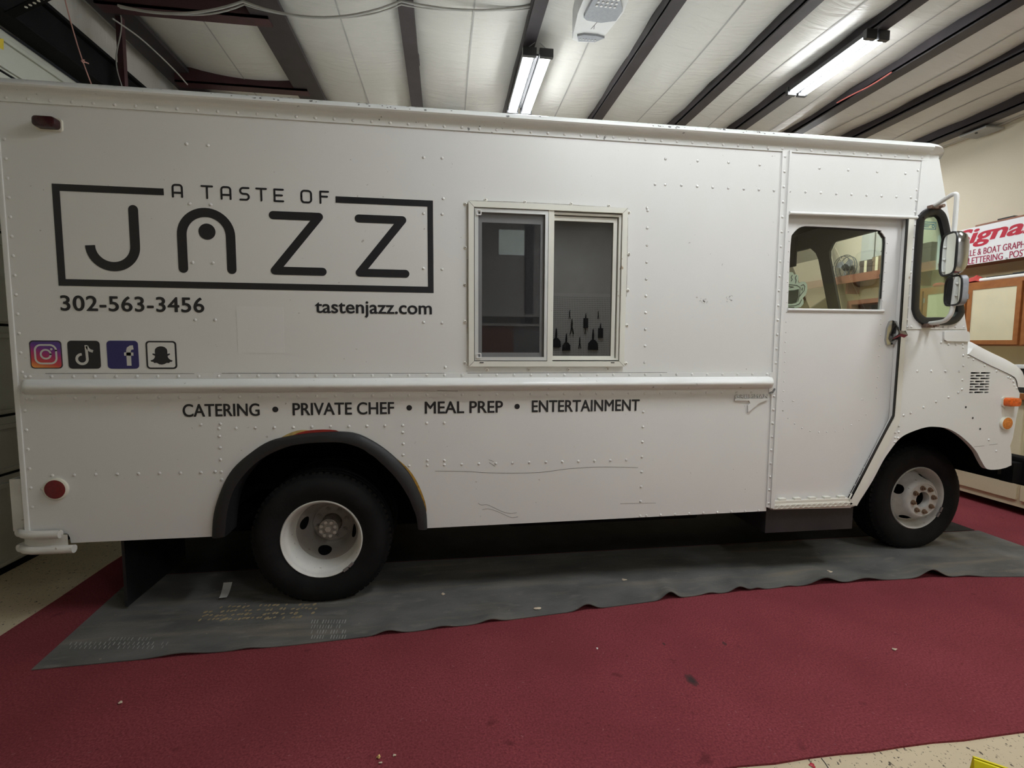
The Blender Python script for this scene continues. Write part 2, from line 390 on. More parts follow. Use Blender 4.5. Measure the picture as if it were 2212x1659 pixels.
# --- roof: insulation panels sagging between purlins
ce = thing('ceiling', None, None, (1.4, 0, 3.9), kind='structure')
PUR = [-2.62, -1.37, -0.27, 0.715, 1.66, 2.56, 3.22, 3.84, 4.53, 5.36]
WID = [0.27, 0.26, 0.12, 0.10, 0.10, 0.10, 0.10, 0.11, 0.12, 0.12]
PH = 0.12
edges = [XL-0.1]+PUR+[XR+0.1]
for k in range(len(edges)-1):
    a, b = edges[k], edges[k+1]; V, Fc = [], []; nx, ny = 10, 46
    for j in range(ny+1):
        for i in range(nx+1):
            t = i/nx; x = a+(b-a)*t; y = YN+(YF-YN)*j/ny
            sag = 0.10*(1-(2*t-1)**2)**0.7*(0.75+0.25*math.sin(y*1.9+k*2.3))
            crease = 0.014*math.sin(y*7.0+k+3*abs(2*t-1))*(2*t-1)**2
            V.append(Vector((x, y, ceil_z(x)+PH-sag+crease)))
    for j in range(ny):
        for i in range(nx): q = j*(nx+1)+i; Fc.append([q, q+nx+1, q+nx+2, q+1])
    mk('insulation_panel', (V, Fc), INSUL, ce, smooth=True)
    if 0 < k < len(edges)-2 or k == len(edges)-2:
        t = 0.52; x = a+(b-a)*t
        V = []; Fc = []
        for j in range(ny+1):
            y = YN+(YF-YN)*j/ny; sag = 0.10*(1-(2*t-1)**2)**0.7*(0.75+0.25*math.sin(y*1.9+k*2.3))
            z = ceil_z(x)+PH-sag-0.004
            V += [Vector((x-0.006, y, z)), Vector((x+0.006, y, z))]
        for j in range(ny): Fc.append([2*j, 2*j+2, 2*j+3, 2*j+1])
        mk('tape_seam', (V, Fc), mat('grey_seam_tape', (0.34, 0.33, 0.31), 0.6, var=0.1), ce)
for x, w in zip(PUR, WID):
    z = ceil_z(x); t = 0.012
    mk('purlin', join(box(x-w/2, YN, z, x+w/2, YF, z+t), box(x-w/2, YN, z+t, x-w/2+t, YF, z+PH), box(x-w/2, YN, z+t, x-w/2+0.02, YF, z+0.03), box(x+w/2-t, YN, z+t, x+w/2, YF, z+0.035),
                      box(x-w/2, YN, z+PH-0.01, x+w/2, YF, z+PH)), STEEL, ce)
# eave struts running between the first two frames
for (pa, pb) in (((262, 29), (546, 29)), ((428, 187), (632, 184))):
    y = (XP(pa[0], pa[1], -2.5).y) if pa[0] < 300 else 3.35
    z = ceil_z(-2.0)-0.07
    y = G((pa[0]+pb[0])/2, pa[1]+10, z).y
    mk('strut', join(box(-2.62, y-0.06, z+0.02, -1.37, y+0.06, z+0.035), box(-2.62, y-0.06, z+0.02, -1.37, y-0.045, z+0.16)), MAROON, ce)
mk('roof_deck', join(obox((XL-0.2, (YN+YF)/2, ceil_z(XL-0.2)+0.26), (XR+0.2, (YN+YF)/2, ceil_z(XR+0.2)+0.26), 11.6, 0.04)), STEEL, ce)
# steel column and haunch of the frame by the left wall
def prism(profile, y0, y1): return extr(profile, y0, y1)
col = thing('steel_column', 'dark steel frame column with haunch beside left wall, behind van', 'column', (-2.62, 3.2, 0))
mk('column_shaft', join(box(-2.80, 3.10, 0, -2.785, 3.34, 4.0), box(-2.53, 3.10, 0, -2.515, 3.34, 4.0), box(-2.79, 3.2, 0, -2.52, 3.225, 4.0)), STEEL, col)
mk('haunch', join(extr([(-2.80, 3.75), (-2.5, 3.75), (-2.2, 4.05), (-2.2, 4.14), (-2.80, 4.16)], 3.19, 3.235)), STEEL, col)
# black beam over the overhead door + pink string, conduit post, angle strut
hb = thing('header_beam', 'thick black steel beam above the overhead door at upper left', 'beam', (XL+0.09, 1.5, 3.53))
mk('beam_web', box(XL, -1.6, 3.535, XL+0.13, 3.3, 3.79, 0.02), BLACKST, hb)
mk('beam_flange', join(box(XL, -1.6, 3.775, XL+0.17, 3.3, 3.80, 0.006), box(XL, -1.6, 3.53, XL+0.16, 3.3, 3.55, 0.006)), BLACKST, hb)
A, B = XP(20, 32, XL+0.22), XP(110, -12, XL+0.55)
st = thing('angle_strut', 'black perforated angle strut meeting the header beam, top left corner', 'strut', tuple(A))
mk('strut_bar', obox(A, B, 0.05, 0.008), BLACKST, st)
mk('strut_flange', obox(A+Vector((0, 0.02, 0.02)), B+Vector((0, 0.02, 0.02)), 0.008, 0.05), BLACKST, st)
for k in range(5):
    p = A+(B-A)*(0.42+0.1*k)-Vector((0.0, 0.003, 0.006)); mk('bolt_hole', cyl(p, 0.008, 0.004, 'Z', 10), LENSW, st)
cp = thing('conduit_post', 'thin maroon vertical steel post with grey wire wrapped on it', 'post', (-2.6, 2.03, 3.0))
P0, P1 = XP(253, 2, -2.62), XP(271, 190, -2.62)
P0.y = P1.y = (P0.y+P1.y)/2
P1.z -= 0.9
mk('post_bar', obox(P0, P1, 0.045, 0.045, Vector((0, 1, 0))), MAROON, cp)
wv = []
for k in range(25):
    t = k/24; p = P0+(P1-P0)*t*0.6; wv.append(p+Vector((0.028*math.sin(t*9), -0.032, 0)))
mk('grey_wire', tube(wv, 0.005, 6), mat('grey_cable', (0.36, 0.35, 0.32), 0.6, var=0.1), cp)
sv = [XP(140, -2, -2.5), XP(152, 45, -2.52), XP(168, 100, -2.55), XP(179, 133, -2.6), XP(189, 160, -2.6), XP(199, 186, -2.6)]
mk('string', join(tube(sv, 0.004, 6), tube([XP(178, 128, -2.59), XP(181, 133, -2.59), XP(191, 137, -2.59)], 0.005, 6), tube([XP(176, 131, -2.59), XP(180, 136, -2.59), XP(182, 129, -2.59), XP(177, 130, -2.59)], 0.005, 6)),
   mat('pink_string', (0.5, 0.27, 0.23), 0.8, var=0.1), label='pink knotted string hanging in front of the black header beam', cat='string')
# sagging electric cable looped under the purlins
cab = []
loops = [((255, 12), (380, 28), (525, 3)), ((525, 3), (700, 38), (866, 2)), ((866, 2), (1040, 24), (1172, 8))]
for a, m_, b in loops:
    A, B, Mi = G(*a, ceil_z(-1.2)-0.02), G(*b, ceil_z(0)-0.02), G(m_[0], m_[1], ceil_z(-0.4)-0.14)
    A.y = B.y = Mi.y = 1.12
    za = S(a[0], a[1], 1.12); zb = S(b[0], b[1], 1.12); zm = S(m_[0], m_[1], 1.12)
    for k in range(14):
        t = k/14
        cab.append(((za.x+(zb.x-za.x)*t), 1.12, za.z*(1-t)+zb.z*t+(zm.z-(za.z+zb.z)/2)*4*t*(1-t)))
cab.append((zb.x, 1.12, zb.z))
mk('electric_cable', join(tube(cab, 0.009, 8), tube([(p[0], p[1]+0.02, p[2]+0.012*math.sin(i*0.4)) for i, p in enumerate(cab)], 0.006, 6)),
   mat('grey_cable', (0.36, 0.35, 0.32), 0.6), smooth=True, label='grey electric cable looped in swags under the ceiling beams', cat='cable')
mk('electric_cable', tube(smoothline([XP(243, 40, -2.55), XP(300, 80, -2.5), XP(350, 125, -2.45), XP(385, 160, -2.42), XP(405, 183, -2.4)], 4), 0.006, 6),
   mat('grey_cable', (0.36, 0.35, 0.32), 0.6), smooth=True, label='thin grey wire running down along the leftmost ceiling beam', cat='cable')
# --- overhead door at the left end
dr = thing('door_1', None, None, (XL, 1.5, 0), kind='structure')
DOORM = mat('overhead_door_paint', (0.52, 0.53, 0.46), 0.5, var=0.06, vscale=3)
zs = [0.02, 0.626, 1.01, 1.60, 2.2, 2.8, 3.25, 3.53]
for a, b in zip(zs[:-1], zs[1:]):
    mk('door_panel', join(box(XL-0.06, -1.6, a+0.008, XL-0.015, 4.6, b-0.008, 0.006), box(XL-0.02, -1.6, b-0.085, XL+0.004, 4.6, b-0.055, 0.004), box(XL-0.02, -1.6, a+0.02, XL+0.002, 4.6, a+0.04, 0.004)), DOORM, dr)
mk('seal_strip', join(box(XL-0.02, -1.6, 0.0, XL+0.01, 4.6, 0.03), *[box(XL-0.05, -1.6, z-0.01, XL-0.02, 4.6, z+0.01) for z in zs[1:-1]]), BLACKST, dr)
stk = [XP(-14, 82, XL+0.012), XP(8, 84, XL+0.012), XP(8, 108, XL+0.012), XP(-14, 98, XL+0.012)]
mk('warning_sticker', (stk, [[0, 1, 2, 3]]), mat('yellow_sticker', (0.72, 0.55, 0.03), 0.5, var=0.08, vscale=30), dr, label='yellow sticker')
# --- red carpet and black mats
def carpet_mat():
    m = bpy.data.materials.new('crimson_carpet'); m.use_nodes = True; nt = m.node_tree; b = nt.nodes['Principled BSDF']; L = nt.links.new
    b.inputs['Roughness'].default_value = 1.0; b.inputs['Specular IOR Level'].default_value = 0.05
    tc = nt.nodes.new('ShaderNodeTexCoord')
    def nz(s, d=6): 
        n = nt.nodes.new('ShaderNodeTexNoise'); n.inputs['Scale'].default_value = s; n.inputs['Detail'].default_value = d; L(tc.outputs['Object'], n.inputs['Vector']); return n.outputs['Fac']
    def ramp(f, p0, p1, c0, c1):
        r = nt.nodes.new('ShaderNodeValToRGB'); r.color_ramp.elements[0].position = p0; r.color_ramp.elements[1].position = p1
        r.color_ramp.elements[0].color = (*c0, 1); r.color_ramp.elements[1].color = (*c1, 1); L(f, r.inputs[0]); return r.outputs[0]
    def mix(fac, a, bcol):
        mx = nt.nodes.new('ShaderNodeMix'); mx.data_type = 'RGBA'; L(fac, mx.inputs[0]); L(a, mx.inputs[6])
        mx.inputs[7].default_value = (*bcol, 1); return mx.outputs[2]
    base = ramp(nz(125, 6), 0.3, 0.72, (0.175, 0.034, 0.042), (0.32, 0.074, 0.087))
    big = ramp(nz(2.2, 3), 0.35, 0.7, (0, 0, 0), (0.4, 0.4, 0.4)); c = mix(big, base, (0.15, 0.030, 0.036))
    c = mix(ramp(nz(7, 2), 0.70, 0.76, (0, 0, 0), (0.5, 0.5, 0.5)), c, (0.06, 0.012, 0.014))
    c = mix(ramp(nz(55, 2), 0.66, 0.76, (0, 0, 0), (0.45, 0.45, 0.45)), c, (0.10, 0.018, 0.022))
    c = mix(ramp(nz(75, 1), 0.79, 0.81, (0, 0, 0), (0.3, 0.3, 0.3)), c, (0.4, 0.26, 0.25))
    L(c, b.inputs['Base Color'])
    bp = nt.nodes.new('ShaderNodeBump'); bp.inputs['Strength'].default_value = 0.6; bp.inputs['Distance'].default_value = 0.006
    L(nz(330, 2), bp.inputs['Height']); L(bp.outputs[0], b.inputs['Normal']); return m
CARPET = carpet_mat()
def carpet_outline():
    o = []
    n = 60
    for i in range(n+1): o.append((-2.23+(XR+2.2-0.01)*i/n, -1.285+0.004*math.sin(i*2.1)+0.003*random.random()))
    for i in range(20): o.append((XR-0.01, -1.2+4.2*i/19))
    for i in range(n+1): o.append((XR-0.04-(XR+2.2-0.05)*i/n, 3.0))
    for i in range(20): o.append((-2.23+0.004*math.sin(i*1.7), 2.95-4.2*i/19))
    return o
mk('carpet', extr(carpet_outline(), 0.0, 0.008, plane='XY'), CARPET, label='large crimson carpet covering the floor under the van', cat='carpet')
def mat_mat():
    m = bpy.data.materials.new('dusty_black_rubber_mat'); m.use_nodes = True; nt = m.node_tree; b = nt.nodes['Principled BSDF']; L = nt.links.new
    b.inputs['Roughness'].default_value = 0.55; b.inputs['Specular IOR Level'].default_value = 0.35
    tc = nt.nodes.new('ShaderNodeTexCoord')
    def nz(sc, st=(1, 1, 1), d=6):
        mp = nt.nodes.new('ShaderNodeMapping'); mp.inputs['Scale'].default_value = st; L(tc.outputs['Object'], mp.inputs['Vector'])
        n = nt.nodes.new('ShaderNodeTexNoise'); n.inputs['Scale'].default_value = sc; n.inputs['Detail'].default_value = d; L(mp.outputs[0], n.inputs['Vector']); return n.outputs['Fac']
    def ramp(f, p0, p1, c0, c1):
        r = nt.nodes.new('ShaderNodeValToRGB'); r.color_ramp.elements[0].position = p0; r.color_ramp.elements[1].position = p1
        r.color_ramp.elements[0].color = (*c0, 1); r.color_ramp.elements[1].color = (*c1, 1); L(f, r.inputs[0]); return r.outputs[0]
    def mix(fac, a, bcol):
        mx = nt.nodes.new('ShaderNodeMix'); mx.data_type = 'RGBA'; L(fac, mx.inputs[0]); L(a, mx.inputs[6]); mx.inputs[7].default_value = (*bcol, 1); return mx.outputs[2]
    c = ramp(nz(3, (1, 2, 1)), 0.3, 0.7, (0.085, 0.085, 0.082), (0.165, 0.161, 0.153))
    c = mix(ramp(nz(2.2, (0.6, 4.5, 1)), 0.52, 0.72, (0, 0, 0), (0.75, 0.75, 0.75)), c, (0.24, 0.21, 0.165))
    c = mix(ramp(nz(11, (0.6, 1.6, 1), 10), 0.58, 0.74, (0, 0, 0), (0.7, 0.7, 0.7)), c, (0.22, 0.21, 0.19))
    c = mix(ramp(nz(40, (1, 1, 1), 3), 0.71, 0.75, (0, 0, 0), (0.5, 0.5, 0.5)), c, (0.34, 0.29, 0.21))
    L(c, b.inputs['Base Color'])
    bp = nt.nodes.new('ShaderNodeBump'); bp.inputs['Strength'].default_value = 0.25; bp.inputs['Distance'].default_value = 0.01
    L(nz(60), bp.inputs['Height']); L(bp.outputs[0], b.inputs['Normal']); return m
MATM = mat_mat()
EDGE = [(-1.9, -0.394), (-0.73, -0.352), (0.1, -0.292), (0.9, -0.215), (1.5, -0.155), (2.1, -0.128), (2.9, -0.128), (3.3, -0.15), (3.7, -0.20), (4.3, -0.27)]
def edge_y(x):
    for (a, ya), (b, yb) in zip(EDGE[:-1], EDGE[1:]):
        if x <= b:
            t = max(0.0, (x-a)/(b-a)); return ya+(yb-ya)*t
    return EDGE[-1][1]
BUMPS = [(-1.25, 0.014, 0.10), (-0.95, 0.008, .06), (-0.29, 0.022, 0.06), (-0.02, 0.012, 0.06), (0.24, 0.018, 0.055), (0.786, 0.034, 0.055), (1.302, 0.045, 0.05), (1.563, 0.012, 0.05),
         (1.762, 0.032, 0.055), (1.88, 0.014, 0.04), (2.093, 0.008, 0.05), (2.349, 0.042, 0.09), (2.63, 0.024, 0.10), (3.10, 0.055, 0.08), (3.35, 0.01, 0.08)]
def make_mat():
    V, Fc = [], []; nx, ny = 420, 26; th = 0.004
    for s in (1, 0):
        for j in range(ny+1):
            v = (j/ny)**1.8
            for i in range(nx+1):
                u = i/nx; x = -1.86+u*(4.27+1.86)
                y0 = edge_y(x); y = y0+(0.52-y0)*v
                xx = x - 0.09*v*(1-u)
                lift = sum(h*math.exp(-((x-c-0.25*(y-y0))/w)**2) for c, h, w in BUMPS)*math.exp(-(y-y0)/0.13)
                z = 0.0095+lift+th*s
                V.append(Vector((xx, y, z)))
    N = (nx+1)*(ny+1)
    for j in range(ny):
        for i in range(nx):
            a = j*(nx+1)+i; Fc.append([a, a+1, a+nx+2, a+nx+1]); Fc.append([N+a, N+a+nx+1, N+a+nx+2, N+a+1])
    for i in range(nx): Fc.append([i, N+i, N+i+1, i+1])
    for j in range(ny):
        a = j*(nx+1); Fc.append([a, a+nx+1, N+a+nx+1, N+a]); a += nx; Fc.append([a, N+a, N+a+nx+1, a+nx+1])
    return V, Fc
mk('rubber_mat', make_mat(), MATM, smooth=True, label='dusty black rubber mat with wavy lifted front edge under near wheels', cat='mat')
mk('rubber_mat', box(-1.95, 0.535, 0.0095, 4.25, 2.45, 0.0135), mat('shade_darkened_rubber_mat', (0.022, 0.022, 0.022), 0.7, var=0.3, vscale=4, spec=0.2), label='second black rubber mat lying in shadow behind the wavy one', cat='mat')  # black rubber darkened further for the shade under the van
# tyre tread prints on the mat: rows of small pale dashes lying as dust on it
def prints():
    V, Fc = [], []
    def dash(p, q, w):
        d = (q-p).normalized(); n = Vector((-d.y, d.x, 0))*w/2; k = len(V)
        V.extend([p-n, q-n, q+n, p+n]); Fc.append([k, k+1, k+2, k+3])
    def rows(px0, py0, px1, py1, rows_, cols, dx, sk, w):
        for r in range(rows_):
            for c in range(cols):
                if random.random() < 0.12: continue
                x = px0+(px1-px0)*(c+0.1*random.random())/cols; y = py0+(py1-py0)*(r+0.5)/rows_+(-0.01*(c))
                P = G(x, y+dx/2, 0.0152); Q = G(x+sk, y-dx/2, 0.0152); dash(P, Q, w*(0.6+0.7*random.random()))
    rows(672, 1337, 750, 1381, 4, 13, 8, 3, 0.004)
    rows(150, 1386, 400, 1402, 2, 24, 7, 5, 0.004)
    rows(235, 1372, 330, 1388, 1, 12, 7, 5, 0.004)
    return V, Fc
PR = mat('pale_tread_dust', (0.36, 0.36, 0.34), 0.9, var=0.2, vscale=40)
mk('tread_print', prints(), PR, label='pale dusty tyre tread prints on the black mat', cat='dust', kind='stuff')
def prints2():
    V, Fc = [], []
    for r in range(4):
        for c in range(26):
            if random.random() < 0.25: continue
            x = 450+c*9.5+random.uniform(-2, 2)+r*-6; y = 1312+r*9-0.30*c+random.uniform(-1.5, 1.5)
            p = G(x, y, 0.0152); k = len(V); n = 6
            rx, ry = random.uniform(0.006, 0.012), random.uniform(0.008, 0.016)
            for i in range(n):
                a = 2*pi*i/n; V.append(p+Vector((rx*math.cos(a), ry*math.sin(a)+0.3*rx*math.cos(a), 0)))
            Fc.append([k+i for i in range(n)])
    return V, Fc
mk('tread_print', prints2(), mat('tan_tread_dirt', (0.33, 0.26, 0.15), 0.95, var=0.3, vscale=30), label='tan dirt tread prints on black mat beside the rear wheel', cat='dust', kind='stuff')

# ================================================================== HANGING LIGHTS
def shop_light(x, y0, y1, z, w, label):
    t = thing('hanging_light', label, 'light', (x, (y0+y1)/2, z), group='twin strip shop lights')
    for s in (-1, 1):
        cx = x+s*w*0.28
        mk('light_housing', join(box(cx-w*0.2, y0+0.01, z+0.012, cx+w*0.2, y1-0.01, z+0.05, 0.006)), BLK, t)
        mk('diffuser', box(cx-w*0.155, y0+0.025, z-0.006, cx+w*0.155, y1-0.025, z+0.010, 0.005), LAMP, t)
        for yy in (y0, y1): mk('end_cap', box(cx-w*0.23, yy-0.015, z-0.014, cx+w*0.23, yy+0.02, z+0.055, 0.004), BLK, t)
    mk('center_bar', box(x-w*0.06, y0+0.05, z+0.025, x+w*0.06, y1-0.05, z+0.04), BLK, t)
    zc = ceil_z(x)
    for yy in (y0+0.03, y1-0.03):
        for s in (-1, 1): mk('chain', tube([(x+s*w*0.42, yy, z+0.05), (x+s*0.02, yy+0.0, max(zc, z+0.07))], 0.003, 5), GALV, t)
    return t
shop_light(0.775, 1.37, 2.38, 3.845, 0.25, 'glowing twin strip shop light hanging above middle of van roof')
shop_light(3.20, 0.66, 1.50, 3.775, 0.19, 'glowing twin strip shop light under the ceiling at upper right')
for (x, y, lb) in ((1.24, -1.25, 'twin strip shop light hanging in front of the van, above the side window'), (3.4, -1.25, 'twin strip shop light hanging in front of the van, above the cab door'),
                   (2.2, -4.4, 'unseen twin strip light added to brighten the tool wall'), (4.45, 3.0, 'unseen twin strip light behind the cab, added to brighten the shelf wall'), (0.1, 3.3, 'unseen twin strip light behind the van body, added to brighten the ceiling')):  # last three lamps are unseen, added to brighten walls and ceiling
    shop_light(x, y-0.5, y+0.5, ceil_z(x)-0.16, 0.25, lb)

# ================================================================== THE VAN
VW = 2.25                                              # width
van = thing('step_van', 'large white step van food truck parked side-on across the carpet, black JAZZ lettering', 'truck', (0.85, 1.1, 0))
X0, ZT = -2.128, 2.66
ARC_O = [(462, 1159), (466, 1107), (483, 1053), (507, 1011), (544, 978), (585, 953), (634, 941), (673, 936), (725, 933), (764, 936), (795, 948), (829, 969), (860, 996), (886, 1027), (906, 1066), (919, 1102), (922, 1141)]
ARC_I = [(486, 1159), (492, 1102), (507, 1055), (538, 1014), (575, 985), (621, 965), (655, 958.5), (686, 956), (738, 956), (777, 967), (797, 979), (816, 993), (855, 1032), (881, 1071), (890, 1092), (899, 1115), (903, 1143)]
AO = smoothline(ARC_O, 4); AI = smoothline(ARC_I, 4)
ao = xz(AO)
WIN = xz([(1016, 440), (1351, 454), (1342, 787), (1016, 787)])
wx0, wx1 = WIN[0][0], WIN[1][0]; wz0, wz1 = WIN[3][1], (WIN[0][1]+WIN[1][1])/2
wx1 = (WIN[1][0]+WIN[2][0])/2; wx0 = (WIN[0][0]+WIN[3][0])/2; wz0 = (WIN[2][1]+WIN[3][1])/2
pilx = S(1672, 700).x
notch = xz([(137, 1151), (151, 1161), (153, 1173)])
side = [(X0, ZT), (X0, notch[0][1]), (notch[0][0]-0.02, notch[0][1]), (notch[0][0]+0.02, notch[0][1]-0.006), notch[1], notch[2]]+ao+[(S(1655, 1104).x, S(1655, 1104).z), (S(1693, 330).x, ZT)]
mk('side_panel', extr(side, 0.0, 0.03, [[(wx0, wz0), (wx1, wz0), (wx1, wz1), (wx0, wz1)]]), SKIN, van, label='white riveted rear side panel')
ctop = S(1706, 326).x
mk('header_panel', pix([(1704, 322), (1988, 341), (1977, 468), (1702, 458)], 0.0, 0.03), WHITE, van)
CW_IN = [(1970, 668), (1974, 580), (1981, 480), (1986, 467), (1994, 458.5), (2007, 453), (2019, 453), (2030, 460), (2036.5, 470), (2041.5, 488), (2047, 517), (2060, 590), (2074, 665), (2074, 677), (2069, 686), (2060, 694.5), (2048, 698.5), (2020, 698.5), (1995, 698.5), (1983.5, 692.5), (1975, 683)]
slots = []
rows = [(1138, 0), (1172, 1), (1204, 0), (1240, 1), (1272, 0), (1304, 1), (1337, 0), (1370, 1)]
for i, (yy, odd) in enumerate(rows):
    sh = -20*i/7
    for a, b in (((470, 578), (590, 702)) if not odd else ((471, 518), (531, 640), (653, 702))):
        ax, bx, yy2 = 2012+0.1808*(a+sh), 2012+0.1808*(b+sh), 600+0.1808*yy
        p = S(ax, yy2); q = S(bx, yy2); r = 0.0052
        slots.append(rrect(p.x, p.z-r, q.x, p.z+r, r*0.98, 3))
FRONT = [(1988, 341), (2029, 344), (2060, 530), (2089, 712), (2091, 738), (2090, 765), (2131, 786), (2180, 809), (2193, 819), (2197, 836), (2203, 850), (2200, 882), (2195, 905), (2188, 946), (2182, 963), (2185, 982), (2185, 1005)]
FARC = [(2174, 1010), (2162, 1013), (2150, 1014.5), (2136, 1014), (2128, 1009), (2118, 992), (2109, 975), (2092, 956), (2072, 939), (2048, 926), (2022, 922), (2000, 923), (1969, 933), (1945, 946), (1925, 970), (1908, 995), (1884, 1040), (1858, 1081), (1851, 1091), (1837, 1096)]
FARC_S = smoothline(FARC, 3)
cabp = FRONT+FARC_S+[(1836, 1089), (1929, 906), (1943, 700), (1960, 474), (1976, 468)]
cwhole = xz(smoothline(CW_IN+CW_IN[:1], 3)[:-1])
mk('cab_side_panel', extr(xz(cabp), 0.0, 0.03, [cwhole]+slots), WHITE, van, label='white cab side panel with slotted vent')
sv0, sv1 = S(2085, 795), S(2150, 855)
mk('vent_backing', box(sv0.x, 0.031, sv1.z, sv1.x, 0.05, sv0.z), DARK, van)
# overlapping plate round the corner window, its rivets and the small cowl cap
mk('corner_window_plate', extr(xz([(1990, 345), (2027, 346), (2059, 530), (2087, 711), (1958, 711), (1973, 474), (1978, 468)]), -0.005, 0.0, [cwhole]), WHITE, van)
mk('cowl_cap', pix([(2036, 716), (2088, 716), (2091, 720), (2091, 738), (2042, 737), (2037, 734), (2036, 730)], -0.012, 0.0), WHITE, van)
# ---- roof with rounded edge and gutter rail
zb = 2.655
prof = [(0.0, zb-0.010), (-0.006, zb-0.010), (-0.008, zb+0.022), (-0.012, zb+0.032), (-0.022, zb+0.042), (-0.050, zb+0.046), (-0.056, zb+0.053), (-0.052, zb+0.061)]
roofp = [(0.01, zb-0.005), (0.0, zb+0.03), (-0.052, zb+0.060), (-0.042, zb+0.076), (-0.012, zb+0.094), (0.03, zb+0.112), (0.09, zb+0.128), (0.2, zb+0.14), (0.6, zb+0.15), (VW/2, zb+0.152)]
roofp = roofp+[(VW-y, z) for y, z in roofp[:-1][::-1]]
def loft(sections):
    V, Fc = [], []; n = len(sections[0])
    for s in sections: V += [Vector(p) for p in s]
    for i in range(len(sections)-1):
        for k in range(n-1): a = i*n+k; Fc.append([a, a+n, a+n+1, a+1])
    return V, Fc
xe = S(2004, 330).x
secs = [[(x, y, z) for y, z in roofp] for x in [X0-0.02]+[X0+(xe-X0)*i/24 for i in range(25)]]
for k in range(1, 8):
    a = pi/2*k/7; x = xe+0.115*math.sin(a)
    secs.append([(x, y+(VW/2-y)*0.06*(1-math.cos(a)), zb+0.015+(z-zb-0.015)*max(0.0, math.cos(a))**0.7) for y, z in roofp])
mk('roof', loft(secs), RAILW, van, smooth=True, label='white rounded roof edge with chipped paint')
gut = loft([[(x, y, z) for y, z in prof] for x in [X0-0.02, X0+1, X0+2, X0+3, X0+4, xe-0.01]]+[[(xe+0.012, y*0.4, z) for y, z in prof]])
mk('gutter_rail', gut, RAILW, van, smooth=True, label='white riveted gutter rail')
mk('cab_top_cap', box(xe-0.05, 0.003, zb-0.03, xe+0.09, VW-0.003, zb+0.035, 0.01), WHITE, van)
# ---- rub rail
rz1, rz0 = S(500, 818).z, S(500, 848).z
ft, fb = S(500, 807).z, S(500, 862).z
rx0, rx1 = S(47, 840).x, S(1671, 830).x
mk('rub_rail_flange', join(box(rx0, -0.004, rz1-0.005, rx1, 0, ft), box(rx0, -0.004, fb, rx1, 0, rz0+0.005)), WHITE, van)
secs = []
for x, s in [(rx0+0.012, 0.02), (rx0+0.02, 0.5), (rx0+0.035, 0.82), (rx0+0.06, 1.0)]+[(rx0+0.06+(rx1-rx0-0.12)*i/12, 1) for i in range(1, 12)]+[(rx1-0.06, 1), (rx1-0.035, 0.82), (rx1-0.02, 0.5), (rx1-0.012, 0.02)]:
    secs.append([(x, -0.004-0.052*s*math.sin(pi*k/12)**0.8, rz1+(rz0-rz1)*(k/12) + 0.0) for k in range(13)])
mk('rub_rail', loft(secs), RAILW, van, smooth=True, label='white half-round rub rail along the side')
mk('rub_rail_end', extr(rrect(rx1-0.035, fb, rx1+0.004, ft, 0.012), -0.011, -0.003), WHITE, van)
mk('rail_scuff', stroke([(rx1-0.028, fb+0.008), (rx1-0.012, fb+0.012), (rx1-0.001, fb+0.030)], 0.014, -0.0113), mat('scuffed_metal', (0.16, 0.16, 0.165), 0.5, var=0.4, vscale=60), van, label='dark scuff on the rail end')
# ---- B-pillar, door surround
mk('pillar_strip', join(pix([(1689, 327), (1702, 327), (1661, 1096), (1654, 1095)], -0.008, 0.0), pix([(1702, 327), (1706, 327), (1669, 1097), (1661, 1096)], -0.018, 0.02)), WHITE, van, label='white riveted door pillar')
hl = xz([(1703, 461), (1978, 471)])
mk('drip_rail', tube([(hl[0][0], -0.008, hl[0][1]), (hl[1][0], -0.008, hl[1][1])], 0.0105, 12), WHITE, van, smooth=True)
mk('door_jamb', pix([(1960, 473), (1972, 473), (1955, 690), (1941.5, 900), (1939, 913), (1848, 1091.5), (1834, 1090), (1833, 1076), (1928, 903), (1929, 890), (1943, 692)], -0.012, 0.0), CREAM, van, label='cream painted door jamb post')
mk('edge_strip', join(pix([(1665, 1090), (1836, 1086), (1838, 1097), (1665, 1101)], 0.0, 0.03)), WHITE, van)
# ---- sliding door
DY = 0.032
DO = [(1701, 464), (1955, 473), (1940, 700), (1924.5, 897), (1830, 1077), (1667, 1082)]
WH = smoothline([(1702, 667), (1706, 560), (1709, 515), (1712, 506), (1721, 496), (1733, 489.5), (1760, 489), (1891, 496), (1903, 501), (1911, 511), (1913.6, 524), (1908, 610), (1904, 669)], 2)
sd = mk('sliding_door', extr(xz(DO, DY), DY, DY+0.028, [xz(WH, DY)]), DOORW, van, label='white riveted sliding cab door')
mk('door_glass', extr(xz([(1697, 670), (1703, 500), (1712, 486), (1908, 492), (1917, 500), (1908, 672)], DY), DY+0.014, DY+0.018), GLASS_C, sd)
wl_ = xz(WH[1:-1], DY)
sl = xz([(1700, 669), (1908, 672)], DY)
mk('window_sill', tube([(sl[0][0], DY-0.003, sl[0][1]), (sl[1][0], DY-0.003, sl[1][1])], 0.009, 8), DOORW, sd, smooth=True)
mk('window_seal', tube([(x, DY+0.012, z) for x, z in wl_], 0.006, 6), BLK, sd)
gap = xz([(1957.5, 474), (1943, 700), (1928, 897), (1834.5, 1077)])
mk('door_seal', join(*[obox((a[0], -0.007, a[1]), (b[0], -0.007, b[1]), 0.0105, 0.010, Vector((0, 1, 0))) for a, b in zip(gap[:-1], gap[1:])]), BLK, van)
